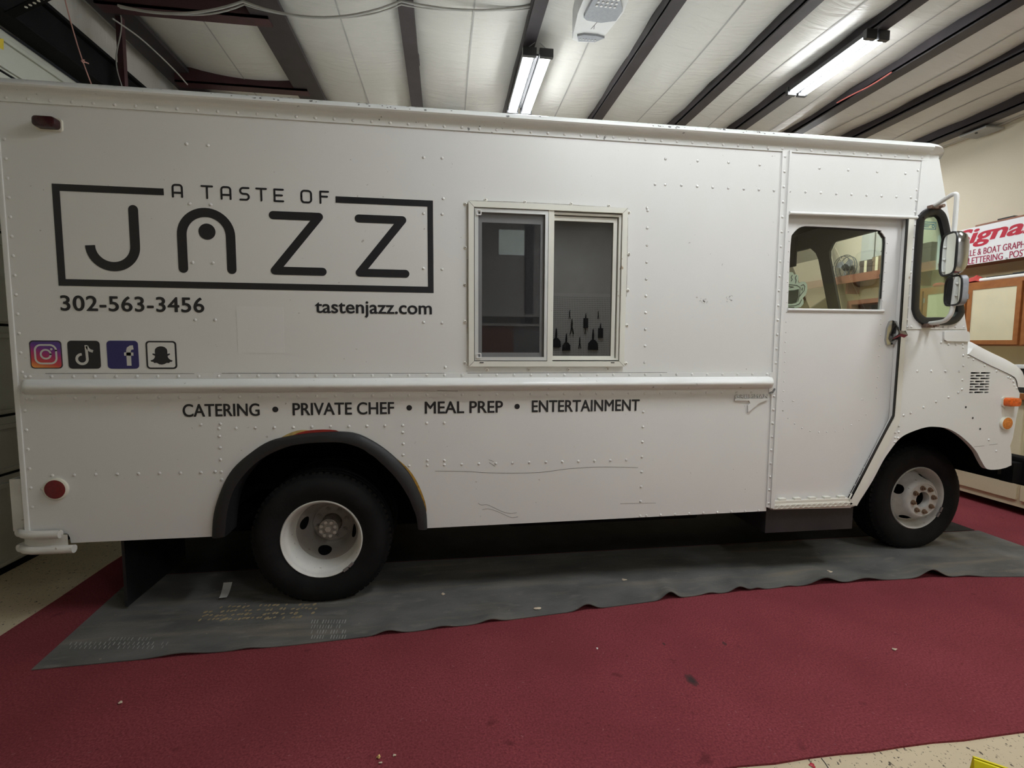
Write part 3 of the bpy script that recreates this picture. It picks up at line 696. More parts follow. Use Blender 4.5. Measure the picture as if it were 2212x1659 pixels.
# chrome pull handle
h0, h1 = S(1913, 692, DY), S(1937, 745, DY)
def handle():
    zt, zbm = h0.z, h1.z; xl, xr = h0.x, h1.x; w = xr-xl
    base = extr([(xl+0.01, zbm), (xl, zbm+0.03), (xl+0.005, zt-0.05), (xl+0.02, zt-0.008), (xl+0.035, zt), (xr-0.022, zt-0.006), (xr-0.014, zt-0.02), (xr-0.010, zbm+0.012), (xr-0.02, zbm+0.004)], DY-0.014, DY)
    bm = bmesh.new()
    return base
hd = mk('door_handle', handle(), CHROME, sd, label='chrome pull handle')
zt, zbm, xl, xr = h0.z, h1.z, h0.x, h1.x
V = [(xl+0.055, DY-0.016, zt-0.012), (xl+0.098, DY-0.020, zt-0.016), (xl+0.06, DY-0.055, zt-0.085), (xl+0.11, DY-0.058, zt-0.095), (xl+0.03, DY-0.03, zbm+0.04), (xl+0.085, DY-0.03, zbm+0.03), (xl+0.03, DY-0.012, zbm+0.012), (xl+0.085, DY-0.012, zbm+0.010)]
V2 = [(p[0], p[1]+0.010, p[2]) for p in V]
n8 = 8
mk('door_lever', ([Vector(p) for p in V+V2], [[0, 1, 3, 2], [2, 3, 5, 4], [4, 5, 7, 6], [8, 10, 11, 9], [10, 12, 13, 11], [12, 14, 15, 13], [0, 2, 10, 8], [1, 9, 11, 3], [2, 4, 12, 10], [3, 11, 13, 5], [4, 6, 14, 12], [5, 13, 15, 7], [0, 8, 9, 1], [6, 7, 15, 14]]), CHROME, sd)
mk('handle_recess', extr(rrect(xl+0.035, zt-0.085, xl+0.065, zt-0.02, 0.006), DY-0.0155, DY-0.014), mat('dark_chrome', (0.12, 0.12, 0.125), 0.2, 0.9), sd)
# ---- step with tread plate and door track
def tread_mat():
    m = bpy.data.materials.new('tread_plate'); m.use_nodes = True; nt = m.node_tree; b = nt.nodes['Principled BSDF']
    b.inputs['Base Color'].default_value = (0.66, 0.63, 0.56, 1); b.inputs['Roughness'].default_value = 0.4
    return m
TREAD = tread_mat()
a, b = S(1666, 1100), S(1840, 1094); st0, st1 = a.x, b.x; sz = S(1750, 1097).z
stp = mk('entry_step', join(box(st0, -0.012, sz, st1, 0.05, sz+0.035, 0.008), box(st0+0.02, 0.0, sz+0.03, st1-0.02, 0.03, sz+0.052, 0.003)), TREAD, van, label='white tread plate entry step')
dia = []
for i in range(30):
    for j in range(2):
        x = st0+0.012+(st1-st0-0.024)*i/29; s = 1 if (i+j) % 2 else -1
        dia.append(obox((x-0.008, -0.013, sz+0.012+0.014*j-0.004*s), (x+0.008, -0.013, sz+0.012+0.014*j+0.004*s), 0.004, 0.004, Vector((0, 1, 0))))
mk('tread_pattern', join(*dia), CREAM, stp, kind='stuff')
for i in range(5): mk('door_track_clip', box(st0+0.06+i*0.105, 0.004, sz+0.050, st0+0.105+i*0.105, 0.03, sz+0.066, 0.002), CREAM, stp)
mk('step_well', box(st0-0.02, 0.02, sz-0.16, st1+0.03, 0.5, sz-0.002), mat('dark_grey_paint', (0.024, 0.0235, 0.025), 0.6, var=0.2), van)
# ---- far side, rear, floor, cab interior
mk('far_side_panel', extr([(X0, 0.45), (2.05, 0.45), (2.05, ZT), (X0, ZT)], VW-0.03, VW), WHITE, van)
mk('rear_panel', box(X0-0.02, 0.006, 0.5, X0+0.02, VW, 2.70), WHITE, van)
mk('rear_corner_trim', box(X0-0.016, -0.006, 0.5, X0+0.008, 0.01, 2.66, 0.004), WHITE, van)
mk('body_floor', box(X0+0.02, 0.09, 1.025, 2.85, VW-0.03, 1.055), DARK, van)
mk('ceiling_liner', box(X0+0.02, 0.03, ZT-0.01, 3.0, VW-0.03, ZT+0.01), INSIDE, van)
mk('bulkhead', box(2.0, 0.03, 0.83, 2.04, VW-0.03, ZT), INSIDE, van)
mk('inner_liner', join(box(X0+0.02, VW-0.06, 0.83, 2.0, VW-0.035, ZT), box(X0+0.021, 0.03, 0.83, X0+0.04, VW-0.03, ZT)), INSIDE, van)
# far cab side: door window and corner window openings in grey sheet
fr = lambda p: (lambda q: (q.x, q.z))(S(p[0], p[1], VW-0.03))
far_out = [(2.05, 0.6), (2.05, 2.62), (3.02, 2.62), (3.10, 2.40), (3.37, 1.6), (3.40, 0.9), (2.9, 0.6)]
fw1 = [(2.25, 1.50), (2.25, 2.08), (2.30, 2.17), (2.52, 2.20), (2.58, 2.15), (2.63, 1.50)]
fw2 = [(2.80, 1.5), (2.74, 2.12), (2.80, 2.22), (2.98, 2.22), (3.04, 2.14), (3.20, 1.5)]
mk('far_cab_side', extr(far_out, VW-0.03, VW, [fw1, fw2]), CABGREY, van)
# windshield frame across the front (runs away from camera) and the slanted glass
fx = lambda z: 3.375-(z-1.604)*(3.375-3.075)/(2.658-1.604)
def frontbar(z0, z1, y0, y1, dx=0.03):
    return ([Vector((fx(z)-d, y, z)) for d in (0, dx) for z in (z0, z1) for y in (y0, y1)], [[0, 1, 3, 2], [4, 6, 7, 5], [0, 4, 5, 1], [2, 3, 7, 6], [0, 2, 6, 4], [1, 5, 7, 3]])
mk('windshield_frame', join(frontbar(2.335, 2.47, 0.02, VW-0.02), frontbar(1.45, 1.60, 0.02, VW-0.02), frontbar(1.6, 2.34, 0.02, 0.04), frontbar(1.6, 2.34, VW-0.12, VW-0.02)), CABGREY, van)
wd_ = mk('windshield_divider', extr([(0.95, 1.6), (1.07, 1.6), (1.07, 2.22), (1.085, 2.28), (1.13, 2.325), (1.2, 2.345), (0.85, 2.345), (0.89, 2.32), (0.94, 2.27), (0.95, 2.22)], 3.0, 3.02, plane='YZ'), CABGREY, van)
for v in wd_.data.vertices: v.co.x += fx(v.co.z+0.0)-3.02-0.02
mk('windshield_top', frontbar(2.47, 2.66, 0.02, VW-0.02), INSIDE, van)
for y0, y1 in ((0.04, 0.95), (1.07, VW-0.12)):
    mk('windshield_pane', ([Vector((fx(z)-0.015, y, z)) for z, y in ((1.6, y0), (1.6, y1), (2.335, y1), (2.335, y0))], [[0, 1, 2, 3]]), GLASS_W, van)
mk('dashboard', box(2.95, 0.10, 1.05, 3.36, VW-0.06, 1.42, 0.03), INSIDE, van)
mk('sun_visor', box(2.98, 1.12, 2.17, 3.0, 1.62, 2.42, 0.008), CABGREY, van)
# hood: roll along the near edge, top skin, nose
seam = smoothline([(2090, 765), (2131, 786), (2180, 809), (2193, 819), (2197, 836)], 4)
sil = smoothline([(2092, 738), (2128, 757), (2171, 778), (2198, 799), (2206, 836)], 4)
A_ = [S(*p) for p in seam]; B_ = [S(p[0], p[1], 0.07) for p in sil]
A_ = [A_[0]+Vector((-0.05, 0.042, 0.012))]+A_; B_ = [B_[0]+Vector((-0.05, 0, 0.02))]+B_
secs = []
for p, q in zip(A_, B_):
    c = Vector((q.x, 0.0, q.z)); s = []
    for k in range(9):
        t = pi/2*k/8; m_ = Vector((p.x+(q.x-p.x)*math.sin(t), p.y-0.006+0.076*(1-math.cos(t)), p.z+(q.z-p.z)*math.sin(t))); s.append(m_)
    s.append(Vector((q.x+0.01, VW/2, q.z+0.02))); 
    s += [Vector((w.x, VW-w.y, w.z)) for w in s[:-1][::-1]]
    secs.append(s)
mk('hood', loft(secs), WHITE, van, smooth=True, label='white sloping hood with rounded edge')
nose = [[(S(p[0], p[1]).x, 0.012, S(p[0], p[1]).z), (S(p[0], p[1]).x+0.03, 0.12, S(p[0], p[1]).z), (S(p[0], p[1]).x+0.04, VW-0.12, S(p[0], p[1]).z), (S(p[0], p[1]).x, VW-0.012, S(p[0], p[1]).z)] for p in FRONT[9:]]
mk('nose_panel', loft(nose), WHITE, van, smooth=True)
mk('far_fender', extr(xz([(2010, 720), (2091, 738), (2131, 786), (2193, 819), (2203, 850), (2188, 946), (2185, 1005), (2136, 1014), (2072, 939), (1969, 933), (1940, 950)]), VW-0.03, VW), WHITE, van)
# ---- corner window: black gasket and green glass
gas = []
cp_ = [Vector((x, 0, z)) for x, z in cwhole]; cen = sum(cp_, Vector())/len(cp_)
V, Fc = [], []; n = len(cp_)
for i in range(n):
    p = cp_[i]; t = (cp_[(i+1) % n]-cp_[i-1]).normalized(); nr = Vector((t.z, 0, -t.x))
    if nr.dot(cen-p) < 0: nr = -nr
    for o, y in ((-0.012, -0.004), (-0.008, -0.020), (0.018, -0.024), (0.036, -0.016), (0.040, 0.004)): V.append(p+nr*o+Vector((0, y, 0)))
for i in range(n):
    j = (i+1) % n
    for k in range(4): Fc.append([i*5+k, i*5+k+1, j*5+k+1, j*5+k])
mk('window_gasket', (V, Fc), mat('gloss_black_gasket', (0.012, 0.012, 0.013), 0.35, var=0.1), van, smooth=True, label='thick black rubber window gasket')
cg = mk('corner_glass', extr([(x*0.985+cen.x*0.015, z*0.985+cen.z*0.015) for x, z in cwhole], 0.004, 0.009), GLASS_G, van, label='green tinted corner window pane')
stq = S(1995, 479), S(2022, 495)
STM = mat('teal_print', (0.03, 0.13, 0.16), 0.5, var=0.1)
sx0, sx1, sz0, sz1 = stq[0].x, stq[1].x, stq[1].z, stq[0].z
mk('glass_sticker', join(*[stroke(l, 0.004, 0.003, True, True) for l in ([(sx0, sz0), (sx1, sz0)], [(sx0, sz1), (sx1, sz1)], [(sx0, sz0), (sx0, sz1)], [(sx1, sz0), (sx1, sz1)],
   [(sx0+0.008, sz1-0.012), (sx1-0.01, sz1-0.012)], [(sx0+0.008, sz1-0.021), (sx0+0.05, sz1-0.021)], [(sx0+0.008, sz0+0.012), (sx0+0.045, sz0+0.012)])],
   stroke([(sx1-0.018+0.009*math.cos(a*pi/6), sz0+0.017+0.009*math.sin(a*pi/6)) for a in range(13)], 0.004, 0.003)), STM, cg, label='teal glass sticker')
# ---- service window in the side
def frame(o, i, y0, y1): return extr([(o[0], o[1]), (o[2], o[1]), (o[2], o[3]), (o[0], o[3])], y0, y1, [[(i[0], i[1]), (i[2], i[1]), (i[2], i[3]), (i[0], i[3])]])
fo = (S(1012, 600).x, S(1180, 791.5).z, S(1350.5, 600).x, (S(1012, 436).z+S(1355, 451).z)/2)
t1 = 0.030; fi = (fo[0]+t1, fo[1]+t1, fo[2]-t1, fo[3]-t1)
sw = mk('service_window', frame(fo, fi, -0.018, 0.034), CREAM, van, label='cream framed sliding service window')
mx = (S(1183, 600).x, S(1194.5, 600).x)
mk('mullion', box(mx[0], -0.012, fi[1], mx[1], 0.03, fi[3]), CREAM, sw)
for a, b, c, d in ((fo[0], fi[0], fo[1], fi[1]), (fo[2], fi[2], fo[1], fi[1]), (fo[0], fi[0], fo[3], fi[3]), (fo[2], fi[2], fo[3], fi[3])): mk('miter_joint', stroke([(a, c), (b, d)], 0.0025, -0.0185, True, True), mat('joint_grey', (0.25, 0.24, 0.22), 0.6), sw)
lo = (fi[0]+0.004, fi[1]+0.004, mx[0]-0.002, fi[3]-0.004); li = (lo[0]+0.02, lo[1]+0.02, lo[2]-0.017, lo[3]-0.02)
mk('screen_frame', frame(lo, li, -0.010, 0.006), mat('pale_aluminium', (0.66, 0.67, 0.66), 0.35, 0.3, var=0.05), sw)
mk('insect_screen', box(li[0]-0.004, -0.002, li[1]-0.004, li[2]+0.004, -0.0005, li[3]+0.004), SCREEN, sw, label='dark insect screen')
l2 = (li[0]-0.012, li[1]-0.012, li[2]+0.012, li[3]+0.012); l2i = (li[0]+0.022, li[1]+0.025, li[2]-0.022, li[3]-0.05)
mk('sash_frame', frame(l2, l2i, 0.012, 0.026), mat('grey_aluminium', (0.42, 0.42, 0.43), 0.4, 0.2, var=0.05), sw)
mk('window_pane', box(l2i[0]-0.01, 0.018, l2i[1]-0.01, l2i[2]+0.01, 0.022, l2i[3]+0.01), GLASS_D, sw)
ro = (mx[1], fi[1]+0.006, fi[2]-0.002, fi[3]-0.006); ri = (ro[0]+0.006, ro[1]+0.024, ro[2]-0.042, ro[3]-0.042)
mk('sash_frame', join(frame(ro, (ro[0]+0.003, ro[1]+0.012, ro[2]-0.014, ro[3]-0.012), -0.004, 0.03), frame((ro[0]+0.003, ro[1]+0.010, ro[2]-0.020, ro[3]-0.018), ri, 0.010, 0.03)), CREAM, sw)
mk('window_pane', box(ri[0]-0.008, 0.02, ri[1]-0.008, ri[2]+0.008, 0.024, ri[3]+0.008), GLASS_D, sw)
for zz_ in (S(1034, 460).z, S(1034, 768).z):
    c = S(1034, 460); r = rrect(c.x-0.015, zz_-0.015, c.x+0.015, zz_+0.015, 0.006); ri_ = rrect(c.x-0.009, zz_-0.009, c.x+0.009, zz_+0.009, 0.003)
    mk('screen_clip', extr(r, -0.016, -0.010, [ri_]), WPL, sw)
for px in (1040, 1321):
    c = S(px, 783); mk('weep_slot', box(c.x-0.011, -0.0195, c.z-0.0025, c.x+0.011, -0.018, c.z+0.0025), BLK, sw)
scr = [S(*p) for p in ((1005, 441), (1049, 432), (1134, 437), (1234, 441), (1315, 445), (1358, 459), (1358, 549), (1356, 627), (1354, 703), (1352, 785), (1312, 797), (1228, 798.5), (1142, 799), (1052, 799), (1004.5, 784), (1004.5, 695), (1004.5, 615), (1005, 535))]
mk('screw', rivets([(p.x, p.z) for p in scr], 0.0105, 0.0, 0.008, 8), mat('cream_screw', (0.74, 0.72, 0.66), 0.4, var=0.1), sw, kind='stuff')
mk('screw_hole', join(*[disc(p.x, p.z, 0.0028, 0.0028, -0.0085, 8) for p in scr]), BLK, sw, kind='stuff')
mk('caulk_line', join(*[stroke(xz(l), 0.0035, -0.001) for l in ([(1014, 433.5), (1100, 436), (1190, 440), (1240, 443), (1300, 447), (1352, 450)], [(1356, 470), (1355, 560), (1353, 640)], [(1009.5, 560), (1009, 640), (1009.5, 720)])]), mat('grey_caulk', (0.42, 0.40, 0.35), 0.8, var=0.3, vscale=30), sw)
# ---- lettering and logos on the side
YL = -0.0015
LET = []
def q(px, py): v = S(px, py); return (v.x, v.z)
fx0, fx1 = (S(112, 397).x+S(127, 617).x)/2, (S(935, 433).x+S(937, 633).x)/2
fz1, fz0 = (S(112, 397).z+S(935, 433).z)/2, (S(127, 617).z+S(937, 633).z)/2; th = 0.0335
gx0, gx1 = S(354, 413).x, S(725, 428).x
rect = lambda x0, z0, x1, z1: poly([(x0, z0), (x1, z0), (x1, z1), (x0, z1)], YL)
mk('logo_frame', join(rect(fx0, fz0, fx1, fz0+th), rect(fx0, fz0+th, fx0+th, fz1), rect(fx1-th*0.9, fz0+th, fx1, fz1), rect(fx0+th, fz1-th, gx0, fz1), rect(gx1, fz1-th, fx1-th*0.9, fz1)), VINYL, van, label='black open rectangle logo frame')
def zavg(*p): return sum(S(*a).z for a in p)/len(p)
zt_, zb_ = zavg((288, 455), (440, 459), (590, 464), (775, 471)), zavg((396, 580), (500, 581.5), (590, 584.5), (775, 589), (876, 592))
wS = 0.046
jx1, jx0 = S(290.5, 500).x, S(195, 531).x; rj = (jx1-jx0)/2
zj = zb_+rj-0.0
J = [(jx1, zt_), (jx1, zj)]+[(jx0+rj+rj*math.cos(pi*k/24), zj-rj*math.sin(pi*k/24)) for k in range(1, 25)]
mk('lettering', stroke(J, wS, YL, False, True), VINYL, van, label='black letter J')
ax0, ax1 = S(394.5, 540).x, S(499.5, 540).x; ra = (ax1-ax0)/2
Apt = [(ax0, zb_)]+[(ax0+ra-ra*math.cos(pi*k/24), zt_-ra+ra*math.sin(pi*k/24)) for k in range(25)]+[(ax1, zb_)]
dc = S(447.5, 500.5)
mk('lettering', join(stroke(Apt, wS, YL), disc(dc.x, dc.z, 0.041, 0.041, YL)), VINYL, van, label='black arch-shaped letter A with dot')
for a, b in (((590, 464), (697, 587.5)), ((775, 471), (876, 592))):
    xa = S(a[0], a[1]).x; xb = S(b[0], b[1]).x
    xt = S(689 if a[0] < 600 else 869, 470).x
    mk('lettering', stroke([(xa, zt_), (xt, zt_), (xa, zb_), (xb, zb_)], wS*0.92, YL), VINYL, van, label='black letter Z')
# small line over the logo
lz1, lz0 = zavg((383, 400), (447, 403), (565, 407.5), (700, 413.6)), zavg((383, 425), (447, 428), (565, 433), (693, 439))
hL = lz1-lz0; wT = 0.0098
def small(ch, x0, x1):
    w = x1-x0; m_ = (x0+x1)/2; r = w/2*0.62; zm = (lz0+lz1)/2
    arc = lambda cx, cz, rr, a0, a1: [(cx+rr*math.cos(math.radians(a0+(a1-a0)*k/8)), cz+rr*math.sin(math.radians(a0+(a1-a0)*k/8))) for k in range(9)]
    if ch == 'A': return [[(x0, lz0)]+arc(x0+r, lz1-r, r, 180, 90)+arc(x1-r, lz1-r, r, 90, 0)+[(x1, lz0)], [(x0, zm-hL*0.16), (x1, zm-hL*0.16)]]
    if ch == 'T': return [[(x0, lz1), (x1, lz1)], [(m_, lz1), (m_, lz0)]]
    if ch == 'E': return [[(x1, lz1), (x0, lz1), (x0, lz0), (x1, lz0)], [(x0, zm), (x1-w*0.12, zm)]]
    if ch == 'F': return [[(x1, lz1), (x0, lz1), (x0, lz0)], [(x0, zm+0.004), (x1-w*0.15, zm+0.004)]]
    if ch == 'O': return [[(x0, zm)]+arc(x0+r, lz1-r, r, 180, 90)+arc(x1-r, lz1-r, r, 90, 0)+arc(x1-r, lz0+r, r, 0, -90)+arc(x0+r, lz0+r, r, 270, 180)+[(x0, zm)]]
    if ch == 'S':
        rs = hL/4
        return [[(x1, lz1), (x0+rs, lz1)]+arc(x0+rs, lz1-rs, rs, 90, 270)+arc(x1-rs, zm-rs, rs, 90, -90)+[(x0, lz0)]]
SM = [('A', 373.5, 393.5), ('T', 436, 459), ('A', 478.5, 498), ('S', 519, 537), ('T', 554, 575), ('A', 0, 0)]
SM = [('A', 373.5, 393.5), ('T', 436, 459), ('A', 478.5, 498), ('S', 519, 537.5), ('T', 554, 575), ('E', 593, 611.5), ('O', 651, 672), ('F', 692, 709)]
for ch, a, b in SM:
    mk('lettering', join(*[stroke(l, wT, YL-0.0002*i, n=6) for i, l in enumerate(small(ch, S(a, 415).x, S(b, 418).x))]), VINYL, van, label='thin black letter %s of the line A TASTE OF' % ch)
def line_text(s, pl, pr, zt0, zb0, bold, name='lettering', **k):
    x0, x1 = S(*pl).x, S(*pr).x
    return mk(name, text_at(s, x0, zb0, x1, zt0, YL, bold=bold, **k), VINYL, van, label='black lettering '+s)
line_text('302-563-3456', (130.5, 656), (441.5, 659), zavg((145, 637.5), (430, 643)), zavg((145, 671.5), (430, 675.5)), 0.030, spacing=1.06)
line_text('tastenjazz.com', (680.5, 665), (933, 668), S(684, 649).z, S(792, 686.5).z, 0.022)
cz1, cz0 = zavg((480, 872), (740, 868.5), (1000, 866.5), (1265, 864)), zavg((480, 900), (740, 896), (1000, 892.5), (1265, 888.5))
for s, a, b in (('CATERING', 394.5, 561), ('PRIVATE CHEF', 632, 851.5), ('MEAL PREP', 917.5, 1086.5), ('ENTERTAINMENT', 1148.5, 1381.5)):
    line_text(s, (a, 885), (b, 880), cz1, cz0, 0.028)
for px, py in ((595, 885), (884, 880), (1117, 878)):
    c = S(px, py); mk('bullet_dot', disc(c.x, (cz0+cz1)/2, 0.0155, 0.0155, YL), VINYL, van)
# square icons
def icon_box(l, r, t, b):
    return S(*l).x, S(*b).z, S(*r).x, S(*t).z
def grad_mat():
    m = bpy.data.materials.new('sunset_gradient_print'); m.use_nodes = True; nt = m.node_tree; b = nt.nodes['Principled BSDF']; L = nt.links.new
    tc = nt.nodes.new('ShaderNodeTexCoord'); sp = nt.nodes.new('ShaderNodeSeparateXYZ'); L(tc.outputs['Generated'], sp.inputs[0])
    ad = nt.nodes.new('ShaderNodeMath'); ad.operation = 'MULTIPLY_ADD'; ad.inputs[1].default_value = 0.25; L(sp.outputs[0], ad.inputs[0]); L(sp.outputs[2], ad.inputs[2])
    r = nt.nodes.new('ShaderNodeValToRGB'); e = r.color_ramp.elements
    e[0].position = 0.05; e[0].color = (0.85, 0.35, 0.08, 1); e[1].position = 1.1 if False else 1.0; e[1].color = (0.10, 0.05, 0.26, 1)
    for p, c in ((0.3, (0.62, 0.07, 0.06, 1)), (0.62, (0.42, 0.03, 0.16, 1)), (0.85, (0.2, 0.04, 0.28, 1))):
        k = e.new(p); k.color = c
    L(ad.outputs[0], r.inputs[0]); L(r.outputs[0], b.inputs['Base Color']); b.inputs['Roughness'].default_value = 0.35; return m
PALE = mat('pale_print', (0.62, 0.61, 0.58), 0.4, var=0.02)
NAVY = mat('navy_print', (0.028, 0.026, 0.14), 0.35, var=0.05)
def icon(l, r, t, b, label, basem):
    x0, z0, x1, z1 = icon_box(l, r, t, b); w = x1-x0; h = z1-z0; rr = w*0.12
    o = mk('icon_sticker', extr(rrect(x0, z0, x1, z1, rr), -0.002, -0.0003), basem, van, label=label)
    U = lambda u, v: (x0+u*w, z1-v*h)
    return o, U, w
Y2 = -0.0026
o, U, w = icon((65.5, 767), (134.5, 767), (99, 735.5), (102, 796), 'purple to orange square icon with camera outline', mat('black_vinyl_edge', (0.03, 0.02, 0.03), 0.35, var=0.1))
GR = grad_mat()
a, b = U(0.03, 0.97), U(0.97, 0.04)
mk('icon_face', extr(rrect(a[0], a[1], b[0], b[1], w*0.11), -0.0024, -0.002), GR, o)
a, b = U(0.17, 0.82), U(0.83, 0.16); ring = rrect(a[0], a[1], b[0], b[1], w*0.19, 8)
ca, cb, cc = U(0.5, 0.49), U(0.66, 0.49), U(0.685, 0.31)
mk('camera_mark', join(stroke(ring+ring[:1], w*0.062, Y2-0.001, n=6), stroke([(ca[0]+w*0.155*math.cos(k*pi/16), ca[1]+w*0.155*math.sin(k*pi/16)) for k in range(33)], w*0.062, Y2-0.001, n=4), disc(cc[0], cc[1], w*0.04, w*0.04, Y2-0.001, 12)), PALE, o)
o, U, w = icon((147.5, 767), (217, 767), (181, 736), (184, 796.5), 'black square icon with white music note', VINYL)
n1 = [U(0.6, 0.18), U(0.605, 0.66)]
cn = U(0.43, 0.655); rn = w*0.165
arcn = [(cn[0]+rn*math.cos(math.radians(a)), cn[1]+rn*math.sin(math.radians(a))) for a in range(0, -271, -15)]
mk('note_mark', join(stroke([U(0.575, 0.16), (cn[0]+rn, cn[1])]+arcn, w*0.085, Y2, True, True), stroke([U(0.60, 0.19), U(0.63, 0.28), U(0.69, 0.345), U(0.785, 0.38)], w*0.09, Y2, True, True)), PALE, o)
o, U, w = icon((232, 767), (299.5, 767), (266, 736), (267.5, 796.5), 'navy square icon with white letter f', NAVY)
mk('letter_mark', join(stroke([U(0.69, 0.89), U(0.69, 0.36), U(0.71, 0.29), U(0.77, 0.245), U(0.85, 0.235)], w*0.15, Y2, True, True, n=6), stroke([U(0.545, 0.475), U(0.845, 0.475)], w*0.115, Y2, True, True)), PALE, o)
o, U, w = icon((316, 767), (382, 767), (348, 736.5), (350, 797), 'pale square icon outlined in black with black ghost shape', VINYL)
a, b = U(0.055, 0.945), U(0.945, 0.055)
mk('icon_face', extr(rrect(a[0], a[1], b[0], b[1], w*0.08), -0.0024, -0.002), mat('white_print', (0.72, 0.72, 0.70), 0.4, var=0.02), o)
half = [(0.5, 0.19), (0.56, 0.195), (0.63, 0.225), (0.685, 0.28), (0.705, 0.35), (0.70, 0.46), (0.775, 0.445), (0.795, 0.47), (0.765, 0.50), (0.705, 0.535), (0.72, 0.60), (0.78, 0.665), (0.865, 0.70), (0.84, 0.735), (0.765, 0.75), (0.75, 0.785), (0.66, 0.78), (0.59, 0.825), (0.5, 0.845)]
gh = [U(*p) for p in half]+[U(1-p[0], p[1]) for p in half[1:-1][::-1]]
mk('ghost_mark', extr(gh, -0.0032, -0.0028), VINYL, o)
# blank clear film patch (its printed code is left off)
a, b = S(512, 712), S(613, 712)
mk('film_patch', extr(rrect(a.x, S(560, 763).z, b.x, S(560, 662).z, 0.006), -0.001, -0.0002), mat('clear_film_over_white', (0.745, 0.745, 0.735), 0.3), van, label='pale square film patch')
# ---- maker badge below the rail
bd = mk('maker_badge', pix([(1585.7, 861), (1657.6, 860.5), (1657.6, 863), (1638, 870.5), (1614, 890.4), (1614, 875.5), (1618.6, 870.5), (1616, 865.2), (1585.7, 865.2)], -0.010, 0.0), WHITE, van, label='raised metal badge reading GRUMMAN')
p0, p1 = S(1586.3, 860.2), S(1658, 851.8)
mk('badge_lettering', text_at('GRUMMAN', p0.x, p0.z, p1.x, p1.z, -0.010, bold=0.0, depth=0.010), WHITE, bd)
# ---- lamps and reflectors on the side
def oval_lamp(l, r, t, b, lens, label, dp=0.035):
    x0, x1, z0, z1 = S(*l).x, S(*r).x, S(*b).z, S(*t).z
    base = mk('marker_lamp', extr(rrect(x0-0.006, z0-0.006, x1+0.006, z1+0.006, (z1-z0)*0.3), -0.010, 0.0), LENSW, van, label=label)
    secs = []
    for k, (s, y) in enumerate(((1, -0.010), (1, -dp*0.75), (0.95, -dp*0.93), (0.84, -dp))):
        cx, cz = (x0+x1)/2, (z0+z1)/2; rr = rrect(x0, z0, x1, z1, (z1-z0)*0.33)
        secs.append([(cx+(x-cx)*s, y, cz+(z-cz)*s) for x, z in rr])
    V, Fc = [], []; n = len(secs[0])
    for s in secs: V += [Vector(p) for p in s]
    for i in range(3):
        for k in range(n): k2 = (k+1) % n; Fc.append([i*n+k, i*n+k2, (i+1)*n+k2, (i+1)*n+k])
    Fc.append([3*n+k for k in range(n)])
    mk('lens', (V, Fc), lens, base, smooth=True)
oval_lamp((84, 270), (134, 272), (108, 258.5), (108, 281.5), DREDL, 'dark red oval marker lamp at the top rear', 0.05)
oval_lamp((2164, 868), (2190, 868), (2177, 858.5), (2177, 876.5), AMBER, 'amber oval marker lamp on the nose', 0.05)
def round_refl(c, r, lens, label):
    p = S(*c); base = mk('reflector', lathe([(0, -0.016), (r*0.9, -0.016), (r, -0.012), (r, 0.0)], 28, c=(p.x, 0, p.z)), LENSW, van, smooth=True, label=label)
    mk('lens', lathe([(0, -0.019), (r*0.15, -0.0185), (r*0.75, -0.018), (r*0.86, -0.0162)], 28, c=(p.x, 0, p.z)), lens, base, smooth=True)
round_refl((123.5, 1055.5), 0.057, REDL, 'round dark red reflector')
round_refl((2171, 914), 0.046, AMBER2, 'round amber reflector')
# ---- rubber flare over the rear wheel, old paint showing beside it
oo = [Vector((x, 0.0, z)) for x, z in xz(AO)]; ii = [S(p[0], p[1], -0.03) for p in AI]
n = min(len(oo), len(ii)); V, Fc = [], []
for k in range(n):
    o_, i_ = oo[k], ii[k]; d = i_-o_
    for t, y in ((-0.06, 0.0), (-0.03, -0.018), (0.25, -0.034), (0.7, -0.038), (1.0, -0.034), (1.05, -0.01), (1.0, 0.12)): V.append(Vector((o_.x+d.x*t, y, o_.z+d.z*t)))
for k in range(n-1):
    for j in range(6): a = k*7+j; Fc.append([a, a+1, a+8, a+7])
mk('wheel_arch_flare', (V, Fc), RUBBER, van, smooth=True, label='black rubber wheel arch flare')
def arc_strip(i0, i1, w0, y):
    V, Fc = [], []; c0 = S(690, 1150)
    for k in range(i0, i1+1):
        p = oo[k]; d = (p-Vector((c0.x, 0, c0.z))).normalized(); t = (k-i0)/(i1-i0); w = w0*math.sin(pi*min(1, max(0.02, t)))**0.6
        V += [Vector((p.x, y, p.z)), Vector((p.x+d.x*w, y, p.z+d.z*w))]
    for k in range(i1-i0): Fc.append([2*k, 2*k+1, 2*k+3, 2*k+2])
    return V, Fc
mk('old_paint', arc_strip(24, 33, 0.018, -0.001), mat('old_red_paint', (0.30, 0.02, 0.012), 0.6, var=0.3, vscale=30), van, label='old red paint showing above the arch')
mk('old_paint', arc_strip(22, 29, 0.024, -0.0006), mat('old_yellow_paint', (0.50, 0.36, 0.12), 0.6, var=0.3, vscale=30), van, label='old yellow paint showing above the arch')
mk('old_paint', arc_strip(47, 61, 0.016, -0.001), mat('old_orange_paint', (0.42, 0.24, 0.04), 0.6, var=0.5, vscale=40), van, label='old orange-brown paint beside the arch')
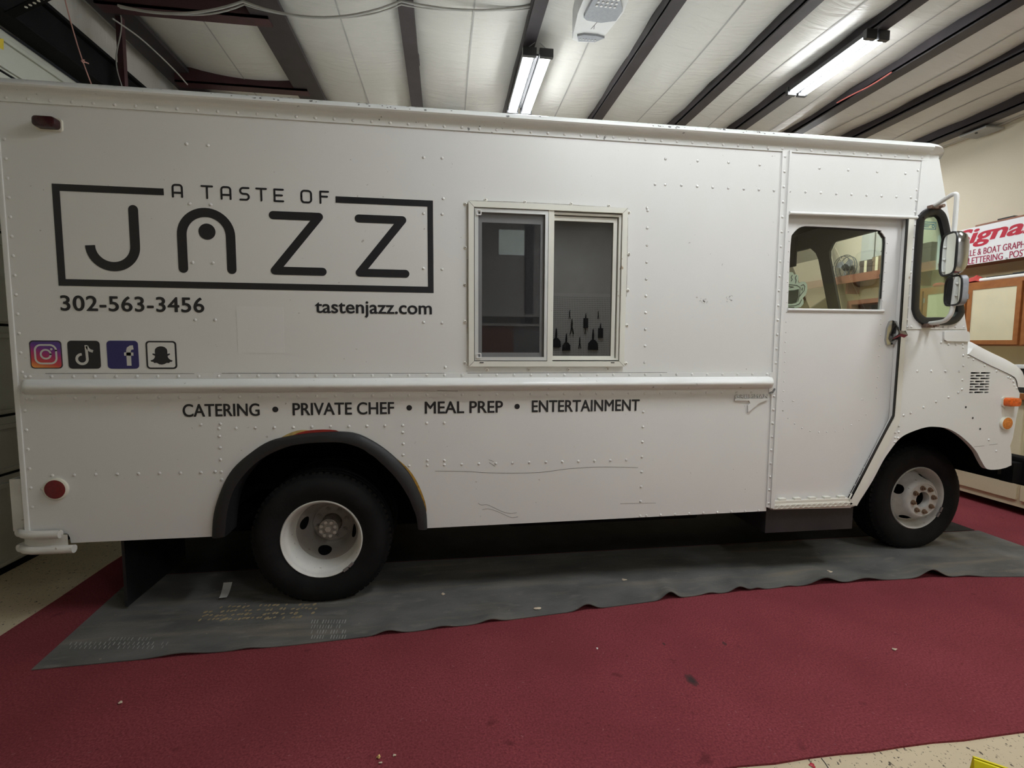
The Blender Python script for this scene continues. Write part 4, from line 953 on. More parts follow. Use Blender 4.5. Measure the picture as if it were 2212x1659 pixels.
# ---- wheels
def tyre_prof(R, r, w):
    p = [(r, 0.012), (r+0.004, -0.004), (r+0.03, -0.018), (r+0.07, -0.030), (R-0.055, -0.026), (R-0.028, -0.012), (R-0.014, 0.004), (R-0.006, 0.014), (R-0.004, 0.045), (R-0.012, 0.047), (R-0.012, 0.056), (R, 0.058), (R, 0.095), (R-0.012, 0.097), (R-0.012, 0.107), (R, 0.109)]
    q_ = [(a, w-b) for a, b in p[::-1] if b < w/2]
    return p+q_
def flat(vf, zc, gz=0.0145):
    return [Vector((v.x, v.y, max(v.z, gz-zc))) for v in map(Vector, vf[0])], vf[1]
def lugs(R, n=64):
    V, Fc = [], []
    for k in range(n):
        a = 2*pi*k/n; da = 2*pi/n*0.3
        for y0, y1 in ((-0.010, 0.040), (0.165, 0.215)):
            b = len(V)
            for aa in (a-da, a+da):
                for rr, y in ((R-0.024, y0 if y0 < 0 else y1), (R-0.008, y0+0.02 if y0 < 0 else y1-0.02), (R+0.001, y1-0.03+0.006 if y0 < 0 else y0+0.024), (R+0.001, y1 if y0 < 0 else y0)):
                    V.append(Vector((rr*math.cos(aa), y, rr*math.sin(aa))))
            Fc += [[b, b+1, b+5, b+4], [b+1, b+2, b+6, b+5], [b+2, b+3, b+7, b+6], [b, b+4, b+7, b+3], [b+3, b+2, b+1, b], [b+4, b+5, b+6, b+7]]
    return V, Fc
def dish(prof, holes, n=120):
    """revolved dish with round openings: holes = (angle, path position s, radius)"""
    s = [0.0]
    for (r0, y0), (r1, y1) in zip(prof[:-1], prof[1:]): s.append(s[-1]+math.hypot(r1-r0, y1-y0))
    fine = []
    for i in range(len(prof)-1):
        m_ = max(1, int((s[i+1]-s[i])/0.007))
        for k in range(m_):
            t = k/m_; fine.append((prof[i][0]+(prof[i+1][0]-prof[i][0])*t, prof[i][1]+(prof[i+1][1]-prof[i][1])*t, s[i]+(s[i+1]-s[i])*t))
    fine.append((prof[-1][0], prof[-1][1], s[-1]))
    P = len(fine); V = []; uv = []
    for r, y, ss in fine:
        for k in range(n): a = 2*pi*k/n; V.append(Vector((r*math.cos(a), y, r*math.sin(a)))); uv.append((a, r, ss))
    def dist(a, r, ss, h):
        da = (a-h[0]+pi) % (2*pi)-pi; return math.hypot(da*r, ss-h[1]), da*r, ss-h[1]
    def at(ss):
        for i in range(P-1):
            if fine[i+1][2] >= ss:
                t = (ss-fine[i][2])/max(1e-9, fine[i+1][2]-fine[i][2]); return fine[i][0]+(fine[i+1][0]-fine[i][0])*t, fine[i][1]+(fine[i+1][1]-fine[i][1])*t
        return fine[-1][0], fine[-1][1]
    Fc = []; keep = set()
    for i in range(P-1):
        for k in range(n):
            k2 = (k+1) % n; f = [i*n+k, (i+1)*n+k, (i+1)*n+k2, i*n+k2]
            inside = False
            for h in holes:
                if all(dist(*uv[x], h)[0] < h[2]*1.001 for x in f): inside = True
            if not inside: Fc.append(f)
    used = set(x for f in Fc for x in f)
    for x in used:
        a, r, ss = uv[x]
        for h in holes:
            d, u, v = dist(a, r, ss, h)
            if d < h[2]:
                k = h[2]/max(d, 1e-6); ns = h[1]+v*k; rr, yy = at(ns); aa = h[0]+u*k/r
                V[x] = Vector((rr*math.cos(aa), yy, rr*math.sin(aa)))
    m_ = {x: i for i, x in enumerate(sorted(used))}
    return [V[x] for x in sorted(used)], [[m_[x] for x in f] for f in Fc]
def nut_vf(r, h):
    V, Fc = [], []
    a = cyl((0, -h/2, 0), r, h, 'Y', 6); b = cyl((0, -h-0.004, 0), r*0.5, 0.008, 'Y', 8); c = cyl((0, -0.003, 0), r*1.35, 0.006, 'Y', 12)
    return join(a, b, c)
# rear wheel: deep dish with the hub far inside
def make_rear(name, loc):
    zc = loc[2]; R = 0.385
    w = mk(name, flat(lathe(tyre_prof(R, 0.222, 0.205), 72), zc), TYRE, van, smooth=True, local=True, label='black tyre on a deep white dually rim')
    w.location = Vector(loc)-Vector(van.location)
    mk('tread', flat(lugs(R), zc), TYRE, w, local=True, kind='stuff')
    mk('rim', lathe([(0.212, 0.01), (0.224, 0.006), (0.226, -0.004), (0.221, -0.010), (0.215, -0.006), (0.209, 0.010), (0.205, 0.03), (0.198, 0.040), (0.196, 0.06), (0.184, 0.12), (0.180, 0.135), (0.176, 0.137)], 72), RIM, w, smooth=True, local=True)
    pr = [(0.177, 0.133), (0.172, 0.14), (0.160, 0.165), (0.135, 0.225), (0.124, 0.246), (0.118, 0.25), (0.114, 0.256), (0.112, 0.262), (0.064, 0.262), (0.060, 0.262)]
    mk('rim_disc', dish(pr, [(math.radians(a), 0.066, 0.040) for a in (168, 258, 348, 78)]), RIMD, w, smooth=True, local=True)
    mk('shade_backing', lathe([(0.178, 0.165), (0.168, 0.19), (0.13, 0.262), (0.06, 0.285)], 40), DARK, w, smooth=True, local=True)  # dark cone added behind the hand holes to stand for shade
    mk('hub', join(cyl((0, 0.235, 0), 0.058, 0.10, 'Y', 28), lathe([(0.0, 0.162), (0.042, 0.163), (0.056, 0.168), (0.058, 0.185)], 28)), HUBM, w, smooth=True, local=True)
    mk('hub_bolt', join(*[cyl((0.043*math.cos(pi/4*k+0.3), 0.156, 0.043*math.sin(pi/4*k+0.3)), 0.0105, 0.018, 'Y', 6) for k in range(8)], cyl((0, 0.157, 0), 0.018, 0.02, 'Y', 6)), mat('pale_bolt', (0.55, 0.53, 0.48), 0.45, 0.3, var=0.2, vscale=60), w, local=True)
    first = None
    for k in range(8):
        a = 2*pi*k/8+0.25; p = (0.088*math.cos(a), 0.262, 0.088*math.sin(a))
        if first is None: first = mk('lug_nut', nut_vf(0.0125, 0.016), HUBM, w, local=True)
        else: first = inst(first, 'lug_nut', w)
        first.location = p
    mk('wheel_weight', join(*[obox((0.222*math.cos(math.radians(a)), -0.012, 0.222*math.sin(math.radians(a))), (0.222*math.cos(math.radians(a+8)), -0.012, 0.222*math.sin(math.radians(a+8))), 0.014, 0.012, Vector((0, 1, 0))) for a in (-58, -48)]), GALV, w, local=True)
    return w
RW = (-0.694, 0.052, 0.382)
make_rear('wheel', RW)
def plain_wheel(loc, face):
    zc = loc[2]; R = 0.385
    w = mk('wheel', flat(lathe(tyre_prof(R, 0.222, 0.205), 48), zc), TYRE, van, smooth=True, local=True, label='black inner or far side tyre in shadow')
    w.location = Vector(loc)-Vector(van.location)
    mk('rim', lathe([(0.226, 0.0), (0.2, 0.03), (0.18, 0.10), (0.0, 0.12)], 40), RIM, w, smooth=True, local=True)
    return w
pw = plain_wheel((RW[0], RW[1]+0.29, 0.382), 1)
for y in (VW-0.26-0.29, VW-0.26):
    c = inst(pw, 'wheel', van, Vector((RW[0], y, 0.382))-Vector(van.location)); inst(pw.children[0], 'rim', c)
# front wheel: disc stands out past the rim, rusty nuts
FWL = (3.416, 0.285, 0.390)
def make_front(loc):
    zc = loc[2]; R = 0.392
    w = mk('wheel', flat(lathe(tyre_prof(R, 0.228, 0.205), 72), zc), TYRE, van, smooth=True, local=True, label='black front tyre on a grey-white convex rim')
    w.location = Vector(loc)-Vector(van.location); w.rotation_euler = (0, 0, math.radians(2.5))
    mk('tread', flat(lugs(R), zc), TYRE, w, local=True, kind='stuff')
    mk('rim', lathe([(0.218, 0.01), (0.229, 0.006), (0.231, -0.004), (0.226, -0.010), (0.221, -0.006), (0.214, 0.012), (0.208, 0.035), (0.200, 0.045), (0.195, 0.075), (0.189, 0.085)], 72), RIMF, w, smooth=True, local=True)
    pr = [(0.192, 0.085), (0.184, 0.076), (0.176, 0.055), (0.160, 0.010), (0.146, -0.026), (0.134, -0.040), (0.122, -0.047), (0.117, -0.047), (0.115, -0.043), (0.062, -0.043), (0.058, -0.043), (0.056, -0.03), (0.054, 0.03)]
    mk('rim_disc', dish(pr, [(math.radians(a), 0.072, 0.037) for a in (155, 245, 335, 65)]), RIMF, w, smooth=True, local=True)
    mk('hub_bore', join(lathe([(0.054, 0.0), (0.053, 0.06), (0.0, 0.062)], 28)), DARK, w, smooth=True, local=True)
    first = None
    for k in range(8):
        a = 2*pi*k/8+0.16; p = (0.088*math.cos(a), -0.044, 0.088*math.sin(a))
        if first is None: first = mk('lug_nut', nut_vf(0.0135, 0.018), RUST, w, local=True, label='rusty lug nut')
        else: first = inst(first, 'lug_nut', w)
        first.location = p
    mk('drum', cyl((0, 0.12, 0), 0.17, 0.08, 'Y', 32), DARK, w, local=True)
    mk('wheel_weight', join(*[obox((0.228*math.cos(math.radians(a)), -0.011, 0.228*math.sin(math.radians(a))), (0.228*math.cos(math.radians(a+9)), -0.011, 0.228*math.sin(math.radians(a+9))), 0.013, 0.012, Vector((0, 1, 0))) for a in (-40, -29)]), GALV, w, local=True)
make_front(FWL)
c = inst(pw, 'wheel', van, Vector((FWL[0], VW-0.46, 0.382))-Vector(van.location)); inst(pw.children[0], 'rim', c)
# ---- underbody
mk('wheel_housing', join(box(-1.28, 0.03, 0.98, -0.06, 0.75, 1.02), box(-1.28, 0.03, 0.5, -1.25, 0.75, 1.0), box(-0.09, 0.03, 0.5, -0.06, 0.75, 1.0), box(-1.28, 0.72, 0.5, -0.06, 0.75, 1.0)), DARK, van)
mk('wheel_housing', join(box(2.75, 0.62, 0.45, 3.80, 0.65, 1.13), box(2.98, 0.09, 1.1, 3.80, 0.65, 1.13), box(3.76, 0.04, 0.62, 3.79, 0.65, 1.1)), DARK, van)
mk('frame_rail', join(box(X0+0.1, 0.62, 0.52, 3.85, 0.70, 0.72), box(X0+0.1, VW-0.70, 0.52, 3.85, VW-0.62, 0.72)), DARK, van)
mk('axle', join(cyl((RW[0], VW/2, 0.382), 0.06, VW-0.7, 'Y', 16), cyl((RW[0], VW/2, 0.382), 0.17, 0.3, 'Y', 20), cyl((FWL[0], VW/2, 0.36), 0.045, VW-0.9, 'Y', 12)), DARK, van)
mk('fuel_tank', box(0.4, 0.25, 0.32, 1.7, 0.60, 0.62, 0.03), DARK, van)
mk('light_blocker', box(X0+0.15, 1.0, 0.10, 3.75, 1.02, 0.80), DARK, van)  # added sheet that stops light from behind passing under the van
mk('exhaust_pipe', tube([(3.0, 0.95, 0.4), (1.0, 1.0, 0.38), (0.2, 1.05, 0.42), (-2.0, 1.05, 0.45)], 0.035, 10), DARK, van, smooth=True)
for y0, y1 in ((0.10, 0.72), (VW-0.72, VW-0.10)): mk('mud_flap', box(-1.76, y0, 0.03, -1.745, y1, 0.62), RUBBER, van, label='black rubber mud flap')
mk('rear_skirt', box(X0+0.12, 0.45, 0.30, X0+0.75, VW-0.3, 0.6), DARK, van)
# ---- front bumper
mk('front_bumper', join(box(3.93, -0.01, 0.54, 4.03, VW+0.01, 0.735, 0.02), box(3.86, 0.02, 0.56, 3.95, 0.10, 0.70), box(3.86, VW-0.10, 0.56, 3.95, VW-0.02, 0.70), box(3.45, 0.5, 0.50, 3.95, 0.62, 0.66)), BLACKST, van, label='black front bumper')
# ---- rear bumper: white channel wrapped round the corner, with lips, and a square post
zt1, zb1 = 0.522, 0.418
def wrap(z0, z1, out):
    p = [(-1.93, -0.020-out), (-2.05, -0.020-out), (-2.11, -0.014-out), (-2.148-out*0.5, 0.006-out*0.6), (-2.170-out, 0.04), (-2.178-out, 0.10), (-2.18-out, VW/2), (-2.178-out, VW-0.10), (-2.148-out*0.5, VW-0.006+out*0.6), (-2.05, VW+0.020+out)]
    V, Fc = [], []
    for x, y in p: V += [Vector((x, y, z0)), Vector((x, y, z1))]
    for k in range(len(p)-1): Fc.append([2*k, 2*k+2, 2*k+3, 2*k+1])
    return V, Fc, p
V, Fc, wp = wrap(zb1+0.01, zt1-0.02, 0.008)
def lip(z, x_end):
    pp = [(x_end, -0.028)]+[(x, y) for x, y in wp[1:]]
    c = smoothline([(x, y-0.004 if y < 0.05 else y, z) for x, y in pp], 4)
    return tube(c, 0.021, 12)
mk('rear_bumper', join((V, Fc), lip(zt1-0.015, -1.96), lip(zb1+0.008, -1.90)), RIM, van, smooth=True, label='white steel rear bumper wrapped round the corner')
def hollow(x0, y0, x1, y1, z0, z1, t):
    return extr([(x0, y0), (x1, y0), (x1, y1), (x0, y1)], z0, z1, [[(x0+t, y0+t), (x1-t, y0+t), (x1-t, y1-t), (x0+t, y1-t)]], plane='XY')
mk('bumper_post', hollow(-2.222, 0.03, -2.145, 0.13, 0.51, 0.785, 0.008), RIM, van, label='white square tube post on the rear bumper')
# ---- door mirror with two heads
mr = mk('side_mirror', tube(smoothline([tuple(S(2012, 447, -0.01)), tuple(S(2026, 440, -0.06)), tuple(S(2048, 426, -0.17)), tuple(S(2060, 419.5, -0.22)), tuple(S(2066.5, 422, -0.235)), tuple(S(2066, 440, -0.235)), tuple(S(2063, 480, -0.235)), tuple(S(2060, 520, -0.235)), tuple(S(2064, 590, -0.235)), tuple(S(2066, 620, -0.235)), tuple(S(2063, 640, -0.235)), tuple(S(2057, 670, -0.235)), tuple(S(2051, 683, -0.225)), tuple(S(2040, 693, -0.19)), tuple(S(2022, 697, -0.10)), tuple(S(2006, 699, -0.01))], 5), 0.0125, 10), WHITE, van, smooth=True, label='white tubular mirror arm')
RB = mat('rust_bracket', (0.16, 0.10, 0.075), 0.7, var=0.4, vscale=30)
for c_ in ((2010, 449), (1998, 703)):
    p = S(*c_); mk('mirror_bracket', join(box(p.x-0.03, -0.035, p.z-0.014, p.x+0.04, 0.0, p.z+0.010, 0.004), cyl((p.x+0.03, -0.045, p.z), 0.011, 0.03, 'Y', 6)), RB, mr)
def mirror_head(cx, cy, hh, ww, dep, yaw, back, rimm, name):
    """head whose glass looks back along the van; c = photo centre, half height and width in metres"""
    c = S(cx, cy, -0.235); V, Fc = [], []; n = 40; rings = [(1.0, 0.0), (1.03, -0.012), (1.02, -0.03), (0.92, -dep*0.7), (0.70, -dep*0.92), (0.35, -dep), (0.0, -dep*1.02)]
    def sup(a, e=0.5): 
        ca, sa = math.cos(a), math.sin(a); return (abs(ca)**e*(1 if ca >= 0 else -1), abs(sa)**e*(1 if sa >= 0 else -1))
    Rm = Matrix.Rotation(yaw, 3, 'Z')
    for s, d in rings:
        for k in range(n):
            u, v = sup(2*pi*k/n); V.append(c+Rm @ Vector((-d, u*ww*s, v*hh*s)))
    for i in range(len(rings)-1):
        for k in range(n): k2 = (k+1) % n; Fc.append([i*n+k, i*n+k2, (i+1)*n+k2, (i+1)*n+k])
    hd_ = mk(name, (V, Fc), back, mr, smooth=True)
    V = [c+Rm @ Vector((-0.002, sup(2*pi*k/n)[0]*ww*0.95, sup(2*pi*k/n)[1]*hh*0.95)) for k in range(n)]
    mk('mirror_glass', (V, [list(range(n))]), MIRR, mr)
    e = [c+Rm @ Vector((-0.003, sup(2*pi*k/n)[0]*ww*0.99, sup(2*pi*k/n)[1]*hh*0.99)) for k in range(n)]
    mk('mirror_rim', tube(e, 0.006, 6, closed=True), rimm, mr, smooth=True)
mirror_head(2050, 549, 0.122, 0.078, 0.075, math.radians(-22), CHROME, BLK, 'mirror_head')
mirror_head(2060, 628, 0.086, 0.074, 0.030, math.radians(-20), GPL, BLK, 'spot_mirror_head')
# ---- rivets
r1 = []
La = S(15, 209); Lb = S(1990, 341); nn = 54
r1 += [(La.x+(Lb.x-La.x)*i/(nn-1), zb+0.006) for i in range(nn)]
mk('rivet', rivets(r1, 0.0085, -0.0065), WHITE, van, kind='stuff', smooth=True)
R2 = []
zr = S(500, 812).z; zr2 = S(500, 857).z
for a, b, k in ((113, 1624.5, 40),):
    xa, xb = S(a, 812).x, S(b, 809).x; R2 += [(xa+(xb-xa)*i/(k-1), zr) for i in range(k)]; R2 += [(xa+(xb-xa)*i/(k-1), zr2) for i in range(k)]
R2 += [(S(55, 812).x, zr), (S(66, 812).x, zr), (S(59, 860).x, zr2), (S(69, 860).x, zr2), (S(1656, 809).x, zr), (S(1666, 809).x, zr)]
mk('rivet', rivets(R2, 0.0085, -0.004), WHITE, van, kind='stuff', smooth=True)
R3 = []
xre = X0+0.025
zlist = [S(1, y).z for y in range(300, 1140, 42)]
R3 += [(xre, z) for z in zlist]
R3 += line((1399, 455), (1392.6, 783), 10)+pts((1397.6, 449.4), (1399.5, 454.5))
R3 += line((1389.7, 889.5), (1383, 1114.6), 8)
R3 += line((997.5, 1003), (1352.7, 993.6), 11)+line((1396, 1114), (1639, 1102.5), 9)
R3 += line((113, 1027), (478, 1019.6), 9)+pts((465, 1019), (91, 1056))
R3 += pts((476, 916), (473, 926), (474, 942), (475.5, 967), (476.5, 993), (479, 1036))
R3 += line((510, 925), (870, 919), 10)+pts((434, 917), (870, 934), (871, 958.6), (871, 983), (884, 1006))
R3 += pts((922, 914), (960, 913.5), (923, 995), (923, 1005), (960, 995), (960, 1004))
for y in (340, 461, 580, 696): R3 += pts((915, y), (955, y+1.5))
R3 += pts((957.6, 429), (962, 793))
R3 += pts((403, 311), (449, 314), (410, 440), (455, 442), (416, 567), (460, 568), (422, 691), (465, 691))
R3 += pts((1437.5, 343), (1507, 347.5), (1574, 351), (1641, 356))+pts((1415, 398), (1437, 399))+line((1472, 400.5), (1672, 412), 7)
mk('rivet', rivets(R3, 0.0085, 0.0), WHITE, van, kind='stuff', smooth=True)
R4 = line((1694, 339), (1674, 784), 15)+line((1670, 855), (1659, 1086), 9)
mk('rivet', rivets(R4, 0.0085, -0.008), WHITE, van, kind='stuff', smooth=True)
R5 = pts((1706.7, 360), (1770, 363.5), (1832.5, 367.5), (1895, 371), (1956, 375), (1983, 368))+line((1706, 413), (1968, 427), 9)+pts((1980, 410), (1979, 433), (1976.6, 458))
R5 += line((1950.6, 802), (2072, 802), 5)+pts((1946, 802), (2127, 790), (2152.6, 802), (2081, 790), (2079, 821), (2078, 841), (2070, 848), (2049, 858), (2022, 868), (1995, 880), (1967, 892), (1952, 897))
R5 += pts((2040, 723), (2033, 740), (2049, 744), (2065, 744), (2080, 744), (2080, 751), (2081, 768), (2092, 771), (2103, 777), (2183, 817), (2178, 815), (2189, 824), (2191, 832), (2196, 838))
R5 += pts((1937.5, 914), (1942, 920), (1934, 934.5), (1941.5, 933), (1933.5, 945), (1940, 946.5), (1933, 954.5), (1922, 943), (1905.5, 972), (1890, 1000), (1875, 1028), (1858.5, 1056.5), (1846, 1078), (1843, 1084.5))
R5 += pts((2136, 950), (2152, 974.5), (1955, 734), (1951, 770))+line((1948, 830), (1944, 868), 2)
mk('rivet', rivets(R5, 0.0085, 0.0), WHITE, van, kind='stuff', smooth=True)
R6 = line((1974, 486), (1957, 690), 9)+pts((1959, 706), (1967, 706), (2017, 706.5), (2036, 706.5), (2047, 706.5), (2062, 706.5), (2080, 706.5))
mk('rivet', rivets(R6, 0.0085, -0.005), WHITE, van, kind='stuff', smooth=True)
R7 = line((1705, 521), (1691, 887), 18, DY)+line((1703, 500), (1705, 521), 2, DY)
R7 += xz([(1691, 887), (1702.5, 903.5), (1716.5, 915), (1732.5, 925), (1750, 931), (1769, 934), (1786, 933), (1804.5, 932), (1822.5, 926), (1839, 918.5), (1856, 907.5), (1871, 895.5)], DY)
R7 += line((1917, 525), (1903, 690), 9, DY)+line((1903, 700), (1893, 860), 8, DY)+line((1950, 500), (1923, 890), 14, DY)+line((1917, 915), (1836, 1066), 9, DY)+pts((1712, 866), (1714.5, 866), (1862, 863), (1865, 863), Y=DY)
mk('rivet', rivets(R7, 0.005, DY), DOORW, sd, kind='stuff', smooth=True)
HOL = mat('dark_bolt', (0.06, 0.06, 0.062), 0.6)
mk('bolt_hole', join(*[disc(S(*p).x, S(*p).z, 0.0075, 0.0075, -0.001, 10) for p in ((2086, 879.5), (2101, 903), (2117, 926.5))]), HOL, van)
# scratches, scuffs and the creased line low on the side
SCR = mat('scratch_grey', (0.22, 0.21, 0.20), 0.7, var=0.3, vscale=40)
sc_ = [[(940, 1017.5), (1000, 1018), (1040, 1020.5), (1090, 1022), (1140, 1021.5), (1180, 1019), (1220, 1013.5), (1270, 1009.5), (1320, 1008.7), (1378, 1010)],
       [(1033, 1087), (1040, 1091), (1052, 1090), (1068, 1097), (1085, 1105), (1102, 1109), (1116, 1107.5)], [(1042, 1101), (1055, 1099), (1072, 1104), (1090, 1112), (1106, 1118), (1119, 1116)], [(1340, 1088), (1380, 1087), (1416, 1086.5)],
       [(2104, 965), (2126, 963)], [(2137, 961), (2155, 959)], [(1056, 993), (1066, 997)], [(1057, 999), (1069, 1007)]]
mk('scratch', join(*[stroke(xz(smoothline(l, 3) if len(l) > 2 else l), 0.0022, -0.0008, n=3) for l in sc_]), SCR, van, kind='stuff')
mk('scratch', join(*[stroke(xz(l), 0.0028, y_) for l, y_ in (([(960, 830), (1050, 832), (1120, 833), (1200, 831)], -0.0465), ([(945, 843), (988, 843.5)], -0.035), ([(1200, 831), (1280, 831), (1380, 829)], -0.0465), ([(100, 806.8), (420, 807)], -0.0045), ([(480, 806.5), (960, 806.2)], -0.0045), ([(1010, 806), (1440, 804.5)], -0.0045))]), SCR, van, kind='stuff')
CHP = mat('chipped_primer', (0.15, 0.15, 0.155), 0.6)
ch = []
for k in range(130):
    px = random.choice([random.gauss(580, 60), random.gauss(850, 70), random.gauss(1450, 50), random.gauss(1530, 60), random.gauss(1610, 30), random.uniform(200, 1700)])
    x = S(px, 240).x; t = random.uniform(0.15, 0.85)
    i = 3+int(t*2.99); (y0_, z0_), (y1_, z1_) = roofp[i-1], roofp[i]; tt = random.random()
    c = Vector((x, y0_+(y1_-y0_)*tt, z0_+(z1_-z0_)*tt)); nrm = Vector((0, -(z1_-z0_), (y1_-y0_))).normalized(); u = Vector((1, 0, 0)); v = Vector((0, (y1_-y0_), (z1_-z0_))).normalized()
    r = random.choice([0.003, 0.004, 0.005, 0.008]); V = [c+nrm*0.0012+u*(r*1.3*math.cos(a)*random.uniform(.6, 1.2))+v*(r*math.sin(a)*random.uniform(.6, 1.2)) for a in [2*pi*j/7 for j in range(7)]]
    ch.append((V, [list(range(7))]))
mk('paint_chip', join(*ch), CHP, van, kind='stuff')
sm = []
for cx_, cy_, w_, h_ in ((1519, 650, 16, 10), (1574, 647, 16, 18)):
    for k in range(9):
        a = (cx_+random.uniform(-w_/2, w_/2), cy_+random.uniform(-h_/2, h_/2)); b = (a[0]+random.uniform(-4, 4), a[1]+random.uniform(-4, 4)); sm.append(stroke(xz([a, b]), 0.005, -0.0008, n=4))
mk('glue_residue', join(*sm), mat('grey_residue', (0.55, 0.55, 0.54), 0.6), van, kind='stuff')
# ---- cup cut-out standing inside the door window
K = lambda a, b: (1680+0.1507*a, 450+0.1507*b)
YC = DY+0.05
cup = [(90, 1430), (90, 960), (120, 925), (180, 912), (220, 920), (235, 950), (262, 945), (292, 958), (298, 1000), (290, 1050), (305, 1074), (350, 1050), (392, 1055), (420, 1090), (425, 1160), (402, 1240), (357, 1288), (372, 1315), (370, 1368), (330, 1416), (270, 1432)]
cs = mk('cup_cutout', extr(xz([K(*p) for p in cup], YC), YC, YC+0.006), mat('pale_green_white', (0.70, 0.76, 0.70), 0.5, var=0.03), van, label='white coffee cup cut-out in the door window')
DKG = mat('dark_green_print', (0.03, 0.035, 0.038), 0.5)
yy = YC-0.002
mk('cup_print', join(poly(xz([K(*p) for p in ((92, 1178), (160, 1178), (240, 1172), (300, 1158), (294, 1270), (265, 1352), (200, 1368), (92, 1370))], YC), yy),
    *[stroke(xz([K(*p) for p in l], YC), 0.0042, yy, n=5) for l in ([(92, 1098), (180, 1095), (270, 1105), (318, 1135), (312, 1240), (285, 1335)], [(330, 1110), (365, 1092), (385, 1120), (375, 1180), (330, 1235), (312, 1262)], [(340, 1165), (352, 1140), (345, 1185)], [(205, 960), (190, 990), (205, 1020), (190, 1045)], [(265, 965), (248, 1000), (262, 1030), (252, 1075)], [(150, 1400), (250, 1395), (310, 1370), (340, 1310)], [(155, 1420), (230, 1420)], [(92, 1125), (170, 1118), (225, 1130), (170, 1140)])]), DKG, cs)

# ================================================================== THINGS ON THE WALL BEYOND THE VAN'S NOSE
def ybox(x0, x1, ya, yb, z0, z1, bev=0.0): return box(x0, min(ya, yb), z0, x1, max(ya, yb), z1, bev)
# wall shelf with a red-brown fascia board
sh = thing('wall_shelf', 'long red-brown wooden wall shelf with deep fascia behind the cab windows', 'shelf', (5.5, 3.3, 2.33))
mk('fascia', box(5.385, 2.0, 2.335, 5.41, 5.0, 2.44), REDWOOD, sh)
mk('shelf_board', box(5.41, 2.0, 2.37, XR-0.002, 5.0, 2.395), REDWOOD, sh)
mk('shelf_support', join(*[box(5.45, y, 2.2, XR-0.002, y+0.03, 2.37) for y in (2.3, 3.3, 4.3)]), REDWOOD, sh)
# the white sign with red lettering, text runs towards the camera (smaller y)
sgx = 5.37
sg = thing('wall_sign', 'white sign with red Signal lettering mounted high on the wall at right', 'sign', (sgx, 1.2, 2.33))
ys0, ys1, szb, szt = 2.015, 0.30, 2.332, 2.706
mk('sign_board', box(sgx, ys1, szb, sgx+0.012, ys0, szt), mat('white_sign_board', (0.80, 0.80, 0.80), 0.4, var=0.01), sg)
SRED = mat('red_sign_vinyl', (0.48, 0.015, 0.04), 0.4, var=0.03); SMAR = mat('crimson_sign_vinyl', (0.33, 0.012, 0.055), 0.4, var=0.03)
def sign_text(s, px0, px1, pyt, pyb, pxr, m, bold=0.0, shear=0.0, name='lettering', frac=1.0):
    """letters between photo columns px0..px1; top and bottom read at column pxr"""
    y0, y1 = XP(px0, pyt, sgx).y, XP(px1, pyt, sgx).y; zt_, zb_ = XP(pxr, pyt, sgx).z, XP(pxr, pyb, sgx).z
    v, f = text(s, bold, shear)
    V = [Vector((sgx-0.0015, y0+(y1-y0)*a, zb_+(zt_-zb_)*b)) for a, b in v]
    mk(name, (V, f), m, sg, label='red lettering '+s)
def glyph_w(s, bold, shear):
    cu = bpy.data.curves.new('t', 'FONT'); cu.body = s; cu.offset = bold; cu.shear = shear
    ob = bpy.data.objects.new('t', cu); me = bpy.data.meshes.new_from_object(ob); w = max(q.co.x for q in me.vertices)-min(q.co.x for q in me.vertices)
    bpy.data.objects.remove(ob); bpy.data.meshes.remove(me); bpy.data.curves.remove(cu); return w
# big word: top of the S at about 2083,502 and foot of the g at 2105,534 ; the n ends near 2171
yS = XP(2066, 500, sgx).y; yA = XP(2211, 490, sgx).y; wS_, wAll = glyph_w('Signa', 0.02, 0.25), glyph_w('Signal', 0.02, 0.25)
yE = yS+(yA-yS)*wAll/wS_
v, f = text('Signal', 0.02, 0.25)
zt_ = XP(2083, 502, sgx).z+0.02; zb_ = XP(2105, 534, sgx).z
mk('lettering', join(*[([Vector((sgx-0.0015-0.0001*q, yS+(yE-yS)*a+o, zb_+(zt_-zb_)*b)) for a, b in v], f) for q, o in enumerate((0, 0.004, -0.004))]), SRED, sg, label='large red slanted lettering Signal')
for s, part, px0, px1, pyt, pyb, pxr in (('VEHICLE & BOAT GRAPHICS', 'CLE & BOAT GRAPH', 2087, 2213.5, 540, 553.5, 2098), ('WINDOW LETTERING . POSTERS', 'LETTERING', 2093, 2166, 556.5, 570, 2100)):
    i = s.index(part); b = 0.0
    wt = glyph_w(s, b, 0); wa = glyph_w(s[:i]+part[0], b, 0)-glyph_w(part[0], b, 0); wb = glyph_w(s[:i]+part, b, 0)
    ya, yb = XP(px0, pyt, sgx).y, XP(px1, pyt, sgx).y; k = (yb-ya)/(wb-wa); y0 = ya-k*wa; y1 = y0+k*wt
    v, f = text(s, b, 0); zt_, zb_ = XP(pxr, pyt, sgx).z, XP(pxr, pyb, sgx).z
    mk('lettering', join(*[([Vector((sgx-0.0015-0.0001*q, y0+(y1-y0)*a+o, zb_+(zt_-zb_)*c)) for a, c in v], f) for q, o in enumerate((-0.0012, 0.0012))]), SMAR, sg, label='crimson lettering '+s)
mk('sign_screw', cyl((sgx-0.002, XP(2175, 558, sgx).y, XP(2175, 558, sgx).z), 0.009, 0.006, 'X', 12), GALV, sg)
mk('sign_screw', cyl((sgx-0.002, XP(2029, 581, sgx).y, XP(2029, 581, sgx).z), 0.009, 0.006, 'X', 12), GALV, sg)
